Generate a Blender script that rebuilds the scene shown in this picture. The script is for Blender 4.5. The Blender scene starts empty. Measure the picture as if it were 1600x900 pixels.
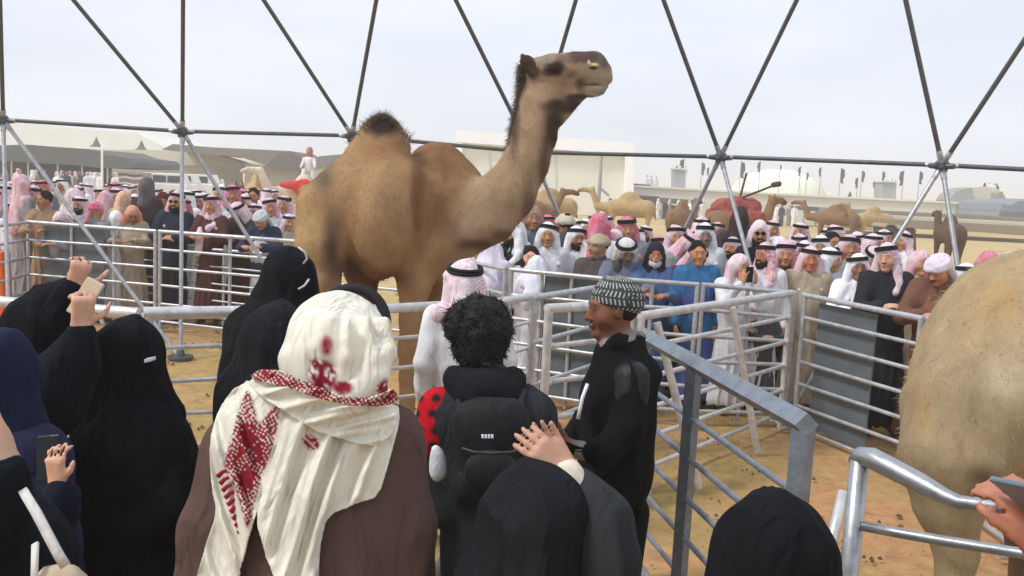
import bpy, math, random
import numpy as np
from mathutils import Vector, Matrix, noise
R = math.radians
random.seed(7); rng = np.random.RandomState(5)
sc = bpy.context.scene
col = sc.collection

# ------------------------------------------------------------------ camera
CH, F = 2.1, 1400.0                       # camera height, focal length in photo pixels
PITCH, ROLL = R(6.47), R(2.8)
fwd = Vector((0, math.cos(PITCH), -math.sin(PITCH)))
up0 = Vector((0, math.sin(PITCH), math.cos(PITCH)))
X0 = Vector((1, 0, 0))
rt = X0*math.cos(ROLL) + up0*math.sin(ROLL)
upv = up0*math.cos(ROLL) - X0*math.sin(ROLL)
cam_d = bpy.data.cameras.new('camera'); cam = bpy.data.objects.new('camera', cam_d); col.objects.link(cam)
cam_d.sensor_width = 36; cam_d.lens = 36*F/1600; cam_d.clip_end = 6000; cam_d.clip_start = 0.05
cam.matrix_world = Matrix(((rt.x, upv.x, -fwd.x, 0), (rt.y, upv.y, -fwd.y, 0), (rt.z, upv.z, -fwd.z, CH), (0, 0, 0, 1)))
sc.camera = cam
CAM = Vector((0, 0, CH))
def ray(px, py): return fwd + rt*((px-800)/F) - upv*((py-450)/F)
def P(px, py, D): return CAM + ray(px, py)*D
def G(px, py, z=0.0):
    r = ray(px, py); return CAM + r*((z-CH)/r.z)

# ------------------------------------------------------------------ world, sun, exposure
w = bpy.data.worlds.new('World'); sc.world = w; w.use_nodes = True
nt = w.node_tree; nt.nodes.clear()
out = nt.nodes.new('ShaderNodeOutputWorld'); bg = nt.nodes.new('ShaderNodeBackground')
sky = nt.nodes.new('ShaderNodeTexSky'); sky.sky_type = 'NISHITA'; sky.sun_disc = False
SUN_EL, SUN_AZ = R(48), R(-60)
sky.sun_elevation = SUN_EL; sky.sun_rotation = SUN_AZ; sky.dust_density = 4; sky.air_density = 1.0
tc = nt.nodes.new('ShaderNodeTexCoord'); mp = nt.nodes.new('ShaderNodeMapping'); mp.inputs['Scale'].default_value = (1.3, 1.3, 4.5)
nz = nt.nodes.new('ShaderNodeTexNoise'); nz.inputs['Scale'].default_value = 1.7; nz.inputs['Detail'].default_value = 6; nz.inputs['Roughness'].default_value = .5
cr = nt.nodes.new('ShaderNodeValToRGB')
cr.color_ramp.elements[0].position = .3; cr.color_ramp.elements[0].color = (6.1, 6.8, 8.0, 1)
cr.color_ramp.elements[1].position = .7; cr.color_ramp.elements[1].color = (8.1, 8.5, 9.2, 1)
mx = nt.nodes.new('ShaderNodeMix'); mx.data_type = 'RGBA'; mx.inputs[0].default_value = .93
nt.links.new(tc.outputs['Generated'], mp.inputs['Vector']); nt.links.new(mp.outputs[0], nz.inputs['Vector'])
nt.links.new(nz.outputs[0], cr.inputs[0]); nt.links.new(sky.outputs[0], mx.inputs[6]); nt.links.new(cr.outputs[0], mx.inputs[7])
nt.links.new(mx.outputs[2], bg.inputs['Color']); bg.inputs['Strength'].default_value = .1
nt.links.new(bg.outputs[0], out.inputs[0])
sd = bpy.data.lights.new('sun', 'SUN'); sd.energy = 1.9; sd.angle = R(10); sd.color = (1, .97, .92)
so = bpy.data.objects.new('sun', sd); col.objects.link(so)
sdir = Vector((math.sin(SUN_AZ)*math.cos(SUN_EL), -math.cos(SUN_AZ)*math.cos(SUN_EL)*.6, math.sin(SUN_EL)))
so.rotation_euler = sdir.to_track_quat('Z', 'Y').to_euler()
sky.sun_rotation = math.atan2(sdir.x, sdir.y)
sc.view_settings.view_transform = 'Standard'; sc.view_settings.look = 'None'
sc.view_settings.exposure = .3; sc.cycles.volume_bounces = 3; sc.view_settings.gamma = 1

# ------------------------------------------------------------------ materials
def srgb(r, g, b):
    return tuple(((c/255)/12.92 if c/255 <= .04045 else ((c/255+.055)/1.055)**2.4) for c in (r, g, b))
class NB:
    def __init__(s, name):
        s.m = bpy.data.materials.new(name); s.m.use_nodes = True; s.t = s.m.node_tree
        s.b = s.t.nodes['Principled BSDF']
        s.tc = s.t.nodes.new('ShaderNodeTexCoord'); s.obj = s.tc.outputs['Object']
    def n(s, typ, **kw):
        x = s.t.nodes.new(typ)
        for k, v in kw.items(): setattr(x, k, v)
        return x
    def L(s, a, b): s.t.links.new(a, b)
    def val(s, x, sock):
        if hasattr(x, 'is_linked') or hasattr(x, 'links'): s.L(x, sock)
        else: sock.default_value = x
    def math(s, op, a, b=0.0):
        x = s.n('ShaderNodeMath', operation=op); s.val(a, x.inputs[0]); s.val(b, x.inputs[1]); return x.outputs[0]
    def mapping(s, scale=(1, 1, 1), rot=(0, 0, 0), vec=None):
        x = s.n('ShaderNodeMapping'); x.inputs['Scale'].default_value = scale; x.inputs['Rotation'].default_value = rot
        s.L(vec or s.obj, x.inputs['Vector']); return x.outputs[0]
    def noise(s, scale, detail=4, rough=.55, vec=None, dist=0):
        x = s.n('ShaderNodeTexNoise'); x.inputs['Scale'].default_value = scale; x.inputs['Detail'].default_value = detail
        x.inputs['Roughness'].default_value = rough; x.inputs['Distortion'].default_value = dist
        s.L(vec or s.obj, x.inputs['Vector']); return x.outputs[0]
    def ramp(s, fac, stops):
        x = s.n('ShaderNodeValToRGB'); e = x.color_ramp.elements
        while len(e) < len(stops): e.new(.5)
        for i, (p, c) in enumerate(stops): e[i].position = p; e[i].color = (*c, 1) if len(c) == 3 else c
        s.L(fac, x.inputs[0]); return x.outputs[0]
    def mix(s, fac, a, b, bt='MIX'):
        x = s.n('ShaderNodeMix', data_type='RGBA', blend_type=bt); s.val(fac, x.inputs[0])
        for q, i in ((a, 6), (b, 7)):
            if isinstance(q, tuple): x.inputs[i].default_value = (*q[:3], 1)
            else: s.L(q, x.inputs[i])
        return x.outputs[2]
    def bump(s, h, strength=.3, dist=.01, normal=None):
        x = s.n('ShaderNodeBump'); x.inputs['Strength'].default_value = strength; x.inputs['Distance'].default_value = dist
        s.L(h, x.inputs['Height'])
        if normal: s.L(normal, x.inputs['Normal'])
        return x.outputs[0]
    def attr(s):
        x = s.n('ShaderNodeAttribute', attribute_name='Col'); return x.outputs['Color']
    def done(s, color, rough=.85, metal=0, normal=None, spec=.3):
        if isinstance(color, tuple): s.b.inputs['Base Color'].default_value = (*color[:3], 1)
        else: s.L(color, s.b.inputs['Base Color'])
        s.val(rough, s.b.inputs['Roughness']); s.b.inputs['Metallic'].default_value = metal
        s.b.inputs['Specular IOR Level'].default_value = spec
        if normal: s.L(normal, s.b.inputs['Normal'])
        return s.m
MC = {}
def cloth(r, g, b, rough=.9, spec=.15, attr=False, fold=.5, key=None):
    k = ('cloth', r, g, b, rough, attr, fold)
    if k in MC: return MC[k]
    q = NB('cloth'); c = srgb(r, g, b)
    n1 = q.noise(6, 4); n2 = q.noise(2.2, 3, vec=q.mapping((3.5, 3.5, .8)))
    base = q.attr() if attr else q.mix(0.0, c, c)
    v = q.ramp(q.math('ADD', q.math('MULTIPLY', n1, .5), q.math('MULTIPLY', n2, .5)), [(.3, (.72,)*3), (.7, (1.18,)*3)])
    colr = q.mix(1.0, base, v, 'MULTIPLY')
    folds = q.noise(4, 3, vec=q.mapping((2.6, 2.6, .7)), dist=.6)
    weave = q.noise(420, 2)
    h = q.bump(folds, fold, .05); h = q.bump(weave, .12, .002, h)
    MC[k] = q.done(colr, rough, 0, h, spec); return MC[k]
def ghutra(fac=.55, red=(196, 62, 88), white=(235, 228, 232), cell=.011):
    k = ('gh', fac, red, cell)
    if k in MC: return MC[k]
    q = NB('checked_cloth')
    sep = q.n('ShaderNodeSeparateXYZ'); q.L(q.mapping((1, 1, 1), (R(20), R(12), R(38))), sep.inputs[0])
    def band(o, w):
        return q.math('LESS_THAN', q.math('FRACT', q.math('MULTIPLY', o, 1/cell)), w)
    a = band(sep.outputs[0], fac); b = band(sep.outputs[2], fac)
    chk = q.math('MULTIPLY', q.math('ADD', a, b), .5)
    big = q.ramp(q.noise(7, 3), [(.35, (.45,)*3), (.65, (1, 1, 1))])
    f = q.math('MULTIPLY', chk, big)
    cc = q.mix(f, srgb(*white), srgb(*red))
    folds = q.noise(5, 3, vec=q.mapping((3.2, 3.2, .9)), dist=.5)
    h = q.bump(folds, .7, .05)
    MC[k] = q.done(cc, .9, 0, h, .15); return MC[k]
def skin():
    if 'skin' in MC: return MC['skin']
    q = NB('skin'); oi = q.n('ShaderNodeObjectInfo')
    v = q.ramp(oi.outputs['Random'], [(0, (.72, .70, .68)), (1, (1.15, 1.12, 1.1))])
    n = q.ramp(q.noise(30, 3), [(.3, (.88,)*3), (.7, (1.1, 1.08, 1.06))])
    c = q.mix(1.0, q.mix(1.0, q.attr(), v, 'MULTIPLY'), n, 'MULTIPLY')
    MC['skin'] = q.done(c, .55, 0, q.bump(q.noise(160, 2), .15, .002), .4); return MC['skin']
def plain(name, r, g, b, rough=.8, var=.15, scale=3, metal=0, bump=0.1, bscale=20, spec=.3, vec=None):
    k = (name, r, g, b, rough)
    if k in MC: return MC[k]
    q = NB(name); c = srgb(r, g, b)
    v = q.ramp(q.noise(scale, 6, .65), [(.3, (1-var,)*3), (.7, (1+var,)*3)])
    MC[k] = q.done(q.mix(1.0, c, v, 'MULTIPLY'), rough, metal, q.bump(q.noise(bscale, 4), bump, .02), spec); return MC[k]
def metal(r, g, b, rough=.42, m=.55, name='galvanised_metal', rust=.25):
    k = ('metal', r, g, b, rough, m)
    if k in MC: return MC[k]
    q = NB(name); geo = q.n('ShaderNodeNewGeometry'); pos = geo.outputs['Position']
    c = srgb(r, g, b)
    v = q.ramp(q.noise(14, 6, .7, vec=pos), [(.3, (.68,)*3), (.7, (1.15,)*3)])
    base = q.mix(1.0, c, v, 'MULTIPLY')
    rf = q.ramp(q.noise(9, 8, .75, vec=pos), [(.60, (0, 0, 0)), (.70, (rust,)*3)])
    base = q.mix(rf, base, srgb(120, 92, 70))
    rr = q.ramp(q.noise(25, 3, vec=pos), [(.3, (rough-.1,)*3), (.7, (rough+.15,)*3)])
    MC[k] = q.done(base, rr, m, q.bump(q.noise(60, 3, vec=pos), .15, .003), .5); return MC[k]
def fur(name='fur', sc_=1.0):
    if name in MC: return MC[name]
    q = NB(name)
    st = q.mapping((1.2, 1.2, .55))
    n1 = q.noise(7*sc_, 6, .65, vec=st, dist=.5); n2 = q.noise(60*sc_, 4, .7, vec=st, dist=.4)
    v = q.ramp(q.math('ADD', q.math('MULTIPLY', n1, .6), q.math('MULTIPLY', n2, .4)), [(.32, (.74, .72, .70)), (.68, (1.2, 1.18, 1.15))])
    c = q.mix(1.0, q.attr(), v, 'MULTIPLY')
    h = q.bump(n1, .25, .03); h = q.bump(q.noise(150*sc_, 3, vec=st), .35, .006, h)
    MC[name] = q.done(c, .92, 0, h, .12); return MC[name]
M_RAIL = metal(196, 198, 202)
M_RAIL_W = metal(214, 212, 212, .4, .35)
M_GATE = metal(138, 146, 158, .45, .45)
M_STRUT = metal(98, 102, 106, .4, .5); M_STRUT_LIT = metal(176, 178, 182, .35, .6)  # dark backlit upper struts, pale lit lower ones: light put into the steel colours
M_FRONT = metal(172, 174, 178, .33, .7)
BLK = cloth(24, 25, 29, .93, .1, fold=1.0); BLK2 = cloth(32, 33, 37, .93, .1, fold=1.0)

# ------------------------------------------------------------------ object helpers
def link(name, me, mat=None, parent=None, loc=None):
    o = bpy.data.objects.new(name, me); col.objects.link(o)
    if mat is not None and me is not None and not me.materials: me.materials.append(mat)
    if parent is not None: o.parent = parent
    if loc is not None: o.location = loc
    return o
def tag(o, label=None, cat=None, group=None, kind=None):
    if label: o['label'] = label
    if cat: o['category'] = cat
    if group: o['group'] = group
    if kind: o['kind'] = kind
    return o
def thing(name, label, cat, loc=(0, 0, 0), rz=0, group=None):
    o = bpy.data.objects.new(name, None); col.objects.link(o); o.location = loc; o.rotation_euler = (0, 0, rz)
    o.empty_display_size = .1
    return tag(o, label, cat, group)
def raw_mesh(V, Fq, colr=None, smooth=True, name='mesh'):
    V = np.asarray(V, np.float32); Fq = np.asarray(Fq, np.int32)
    me = bpy.data.meshes.new(name); k = Fq.shape[1]
    me.vertices.add(len(V)); me.vertices.foreach_set('co', V.ravel())
    me.loops.add(Fq.size); me.loops.foreach_set('vertex_index', Fq.ravel())
    me.polygons.add(len(Fq)); me.polygons.foreach_set('loop_start', np.arange(0, Fq.size, k, dtype=np.int32))
    me.polygons.foreach_set('loop_total', np.full(len(Fq), k, np.int32))
    me.polygons.foreach_set('use_smooth', np.full(len(Fq), smooth))
    me.update(calc_edges=True)
    if colr is not None:
        a = me.color_attributes.new('Col', 'FLOAT_COLOR', 'POINT')
        c4 = np.ones((len(V), 4), np.float32); c4[:, :3] = colr; a.data.foreach_set('color', c4.ravel())
    return me
def pyd(V, Fs, smooth=False, name='mesh'):
    me = bpy.data.meshes.new(name); me.from_pydata([tuple(v) for v in V], [], Fs)
    if smooth: me.polygons.foreach_set('use_smooth', [True]*len(me.polygons))
    me.update(); return me
class MB:
    def __init__(s): s.V = []; s.F = []
    def box(s, c, size, rz=0, top=1.0):
        c = Vector(c); h = Vector(size)*.5; n = len(s.V); ca, sa = math.cos(rz), math.sin(rz)
        for dz in (-1, 1):
            for dx, dy in ((-1, -1), (1, -1), (1, 1), (-1, 1)):
                f = top if dz > 0 else 1
                x, y = dx*h.x*f, dy*h.y*f; s.V.append((c.x+x*ca-y*sa, c.y+x*sa+y*ca, c.z+dz*h.z))
        s.F += [[n, n+3, n+2, n+1], [n+4, n+5, n+6, n+7]] + [[n+i, n+(i+1) % 4, n+4+(i+1) % 4, n+4+i] for i in range(4)]
        return s
    def tube(s, a, b, r, r2=None, k=8):
        a, b = Vector(a), Vector(b); d = (b-a).normalized(); u = d.orthogonal().normalized(); v = d.cross(u); n = len(s.V)
        for p, q in ((a, r), (b, r if r2 is None else r2)):
            for i in range(k):
                t = 2*math.pi*i/k; s.V.append(tuple(p+(u*math.cos(t)+v*math.sin(t))*q))
        s.F += [[n+i, n+(i+1) % k, n+k+(i+1) % k, n+k+i] for i in range(k)] + [[n+i for i in range(k)][::-1], [n+k+i for i in range(k)]]
        return s
    def path(s, pts, r, k=8):
        pts = [Vector(p) for p in pts]; rr = r if isinstance(r, (list, tuple)) else [r]*len(pts); n = len(s.V); u = None
        for i, p in enumerate(pts):
            d = (pts[min(i+1, len(pts)-1)]-pts[max(i-1, 0)]).normalized()
            u = (d.orthogonal() if u is None else u-d*u.dot(d)).normalized(); v = d.cross(u)
            for j in range(k):
                t = 2*math.pi*j/k; s.V.append(tuple(p+(u*math.cos(t)+v*math.sin(t))*rr[i]))
        for i in range(len(pts)-1):
            s.F += [[n+i*k+j, n+i*k+(j+1) % k, n+(i+1)*k+(j+1) % k, n+(i+1)*k+j] for j in range(k)]
        s.F += [[n+j for j in range(k)][::-1], [n+(len(pts)-1)*k+j for j in range(k)]]
        return s
    def prism(s, pts, back):
        """front outline (world points) extruded by the vector back"""
        n = len(s.V); m = len(pts); back = Vector(back)
        s.V += [tuple(Vector(p)) for p in pts] + [tuple(Vector(p)+back) for p in pts]
        s.F += [[n+i for i in range(m)][::-1], [n+m+i for i in range(m)]] + [[n+i, n+(i+1) % m, n+m+(i+1) % m, n+m+i] for i in range(m)]
        return s
    def quad(s, a, b, c, d):
        n = len(s.V); s.V += [tuple(a), tuple(b), tuple(c), tuple(d)]; s.F.append([n, n+1, n+2, n+3]); return s
    def build(s, name, mat, parent=None, smooth=False, origin=None, bevel=0):
        V = s.V
        if parent is not None and parent.get('_o') is None: pass
        me = pyd(V, s.F, smooth, name); o = link(name, me, mat, parent)
        if bevel:
            b = o.modifiers.new('bevel', 'BEVEL'); b.width = bevel; b.segments = 2; b.limit_method = 'ANGLE'
        return o
UT = MB().tube((0, 0, 0), (0, 0, 1), 1, k=12)
def unit_tube(mat, k=12):
    key = ('ut', mat.name, k)
    if key not in MC:
        m = MB().tube((0, 0, 0), (0, 0, 1), 1, k=k); me = pyd(m.V, m.F, False, 'tube')
        for p in me.polygons: p.use_smooth = k > 4 and len(p.vertices) == 4
        me.materials.append(mat); MC[key] = me
    return MC[key]
def bar(name, a, b, r, mat, parent, r2=None, square=False):
    """a pipe (or square tube) as one object with shared mesh"""
    a, b = Vector(a), Vector(b); d = b-a
    q = d.to_track_quat('Z', 'Y').to_matrix().to_4x4()
    o = bpy.data.objects.new(name, unit_tube(mat, 4 if square else 12)); col.objects.link(o)
    o.parent = parent
    M = Matrix.Translation(a) @ q @ (Matrix.Rotation(R(45), 4, 'Z') if square else Matrix.Identity(4)) @ Matrix.Diagonal((r, r2 or r, d.length, 1))
    o.matrix_basis = parent_inv(parent) @ M
    return o
def parent_inv(p):
    return (Matrix.Translation(p.location) @ p.rotation_euler.to_matrix().to_4x4() @ Matrix.Diagonal((*p.scale, 1))).inverted()

# ------------------------------------------------------------------ signed distance modelling (one continuous skin per body)
def cone(a, b, ra, rb=None, k=.04, col=None, S=None, op=1):
    return dict(t='c', a=np.array(a, np.float32), b=np.array(b, np.float32)+1e-5, ra=ra, rb=ra if rb is None else rb, k=k, col=col, S=S, op=op)
def ell(c, r, k=.04, col=None, Rm=None, op=1):
    return dict(t='e', a=np.array(c, np.float32), r=np.array(r if hasattr(r, '__len__') else (r,)*3, np.float32), k=k, col=col, Rm=None if Rm is None else np.array(Rm, np.float32), op=op)
def torus(c, Rr, r, k=.01, col=None, Rm=None, sx=1, sy=1):
    return dict(t='t', a=np.array(c, np.float32), Rr=Rr, r=r, k=k, col=col, Rm=None if Rm is None else np.array(Rm, np.float32), op=1, sx=sx, sy=sy)
def pd(p, X):
    if p['t'] == 'c':
        S = p['S']
        pa = X-p['a']; ba = p['b']-p['a']; m = 1.0
        if S is not None: S = np.array(S, np.float32); pa = pa/S; ba = ba/S; m = float(S.min())
        h = np.clip(pa@ba/(ba@ba), 0, 1)
        return (np.sqrt(((pa-h[:, None]*ba)**2).sum(1))-(p['ra']+(p['rb']-p['ra'])*h))*m
    q = X-p['a']
    if p['Rm'] is not None: q = q@p['Rm']
    if p['t'] == 'e':
        k0 = np.sqrt(((q/p['r'])**2).sum(1)); k1 = np.sqrt(((q/p['r']**2)**2).sum(1))+1e-6
        return k0*(k0-1)/k1
    rr = np.sqrt((q[:, 0]/p['sx'])**2+(q[:, 1]/p['sy'])**2)
    return np.sqrt((rr-p['Rr'])**2+q[:, 2]**2)-p['r']
def ext(p):
    if p['t'] == 'c':
        m = 1.0 if p['S'] is None else max(p['S']); r = max(p['ra'], p['rb'])*m
        return np.minimum(p['a'], p['b'])-r, np.maximum(p['a'], p['b'])+r
    r = max(p['r']) if p['t'] == 'e' else (p['Rr']+p['r'])*max(p['sx'], p['sy'])
    return p['a']-r, p['a']+r
def comb(D, d, p):
    k = p['k']
    if p['op'] > 0:
        h = np.maximum(k-np.abs(D-d), 0)/k; return np.minimum(D, d)-h*h*k*.25
    d = -d; h = np.maximum(k-np.abs(D-d), 0)/k; return np.maximum(D, d)+h*h*k*.25
def field(prims, X):
    D = np.full(len(X), 9., np.float32)
    for p in prims: D = comb(D, pd(p, X), p)
    return D
def snets(ax, ay, az, V):
    ins = V < 0
    c = np.zeros(tuple(s-1 for s in V.shape), np.int8)
    offs = [(i, j, k) for i in (0, 1) for j in (0, 1) for k in (0, 1)]
    n0, n1, n2 = c.shape
    for i, j, k in offs: c += ins[i:i+n0, j:j+n1, k:k+n2]
    act = np.argwhere((c > 0) & (c < 8)); idm = np.full(c.shape, -1, np.int32); idm[tuple(act.T)] = np.arange(len(act))
    vals = np.stack([V[act[:, 0]+i, act[:, 1]+j, act[:, 2]+k] for i, j, k in offs], 1)
    acc = np.zeros((len(act), 3)); cnt = np.zeros(len(act))
    for a in range(8):
        for b in range(a+1, 8):
            oa, ob = np.array(offs[a]), np.array(offs[b])
            if np.abs(oa-ob).sum() != 1: continue
            va, vb = vals[:, a], vals[:, b]; m = (va < 0) != (vb < 0)
            t = np.where(m, va/np.where(m, va-vb, 1), 0)
            acc += np.where(m[:, None], oa+t[:, None]*(ob-oa), 0); cnt += m
    q = act+acc/cnt[:, None]
    W = np.stack([np.interp(q[:, i], np.arange(len(A)), A) for i, A in enumerate((ax, ay, az))], 1)
    Q = []
    for d in range(3):
        e, f = [(1, 2), (2, 0), (0, 1)][d]
        s1 = [slice(None)]*3; s2 = [slice(None)]*3; s1[d] = slice(0, -1); s2[d] = slice(1, None)
        A, B = ins[tuple(s1)], ins[tuple(s2)]
        for flip in (False, True):
            m = np.argwhere((A & ~B) if not flip else (~A & B))
            ok = (m[:, e] > 0) & (m[:, f] > 0) & (m[:, e] < idm.shape[e]) & (m[:, f] < idm.shape[f]); m = m[ok]
            def g(de, df):
                x = m.copy(); x[:, e] += de; x[:, f] += df; return idm[tuple(x.T)]
            quad = [g(-1, -1), g(0, -1), g(0, 0), g(-1, 0)]
            if flip: quad = quad[::-1]
            Q.append(np.stack(quad, 1))
    Q = np.concatenate(Q); return W, Q[(Q >= 0).all(1)]
def axis(lo, hi, res, fine=None):
    xs = [lo]
    while xs[-1] < hi:
        s = res
        if fine:
            for a, b, fr in fine:
                if a <= xs[-1] <= b: s = min(s, fr)
        xs.append(xs[-1]+s)
    return np.array(xs, np.float32)
def vnoise(X, s, seed=0):
    """cheap smooth noise: sum of warped sines"""
    r = np.random.RandomState(seed); o = np.zeros(len(X))
    for i in range(6):
        v = r.randn(3)*s; o += np.sin(X@v+r.rand()*6.28+1.3*np.sin(X@(r.randn(3)*s*.7)+r.rand()*6))
    return o/6
def normals(V, Q):
    n = np.cross(V[Q[:, 2]]-V[Q[:, 0]], V[Q[:, 3]]-V[Q[:, 1]]); N = np.zeros_like(V)
    for i in range(4): np.add.at(N, Q[:, i], n)
    return N/(np.linalg.norm(N, axis=1)[:, None]+1e-9)
def solid(prims, res, fine=None, paint=(), disp=None, base=(.5, .5, .5), name='body', zmin=None):
    lo = np.min([ext(p)[0] for p in prims if p['op'] > 0], 0)-res*2; hi = np.max([ext(p)[1] for p in prims if p['op'] > 0], 0)+res*2
    if zmin is not None: lo[2] = max(lo[2], zmin)
    fine = fine or (None, None, None)
    A = [axis(lo[i], hi[i], res, fine[i]) for i in range(3)]
    V = np.full([len(a) for a in A], 1., np.float32)
    for p in prims:
        l, h = ext(p); m = p['k']+res*2
        sl = [slice(max(0, int(np.searchsorted(A[i], l[i]-m))-1), int(np.searchsorted(A[i], h[i]+m))+1) for i in range(3)]
        sub = [A[i][sl[i]] for i in range(3)]
        if min(len(s) for s in sub) == 0: continue
        X = np.stack(np.meshgrid(*sub, indexing='ij'), -1).reshape(-1, 3)
        d = pd(p, X).reshape([len(s) for s in sub])
        V[tuple(sl)] = comb(V[tuple(sl)], d, p)
    W, Q = snets(*A, V)
    W = W.astype(np.float32)
    if disp: W = W+normals(W, Q)*disp(W)[:, None].astype(np.float32)
    C = None
    if any(p['col'] is not None for p in prims) or paint:
        C = np.zeros((len(W), 3)); ws = np.zeros(len(W))+1e-9
        for p in prims:
            if p['op'] < 0: continue
            c = p['col'] if p['col'] is not None else base
            wt = np.exp(-np.clip(pd(p, W), -.05, 2)/.012); C += wt[:, None]*np.array(c); ws += wt
        C /= ws[:, None]
        if any(len(e) == 6 for e in paint):
            rel = W-np.array(CAM); dz = rel@np.array(fwd); u = 800+F*(rel@np.array(rt))/dz; v = 450-F*(rel@np.array(upv))/dz
        for e in paint:
            if len(e) == 6:
                x, y, rx, ry, colr, soft = e
                d = np.sqrt(((u-x)/rx)**2+((v-y)/ry)**2)*(1+.16*vnoise(W, 30, 7)); f = np.clip((1-d)/soft, 0, 1)[:, None]; f = f*f*(3-2*f); C = C*(1-f)+np.array(colr)*f; continue
            c, r, colr, soft = e
            q = (W-np.array(c))/np.array(r if hasattr(r, '__len__') else (r,)*3); d = np.sqrt((q**2).sum(1))
            f = np.clip((1-d)/soft, 0, 1)[:, None]; C = C*(1-f)+np.array(colr)*f
    return raw_mesh(W, Q, C, True, name)
def strands(pts, nrm, length, wid, curl, colr, seed=1, droop=0, jitter=.5):
    r = np.random.RandomState(seed); V = []; Fq = []; colr = None if colr is None else np.repeat(np.asarray(colr), 10, 0)
    for p, n in zip(pts, nrm):
        p = Vector(p); d = (Vector(n)+Vector(r.randn(3)*jitter)).normalized(); s = d.orthogonal().normalized()*wid
        L = length*(.6+.8*r.rand()); b = len(V); c = Vector(r.randn(3))
        for i in range(5):
            ww = s*(1-i/4.5); V += [tuple(p-ww), tuple(p+ww)]
            d = (d+c*curl+Vector((0, 0, -droop))).normalized(); c = (Matrix.Rotation(curl*1.7, 3, d) @ c); p = p+d*L/4
        for i in range(4): Fq.append([b+2*i, b+2*i+1, b+2*i+3, b+2*i+2])
    return raw_mesh(V, Fq, colr, False, 'hair')

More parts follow.
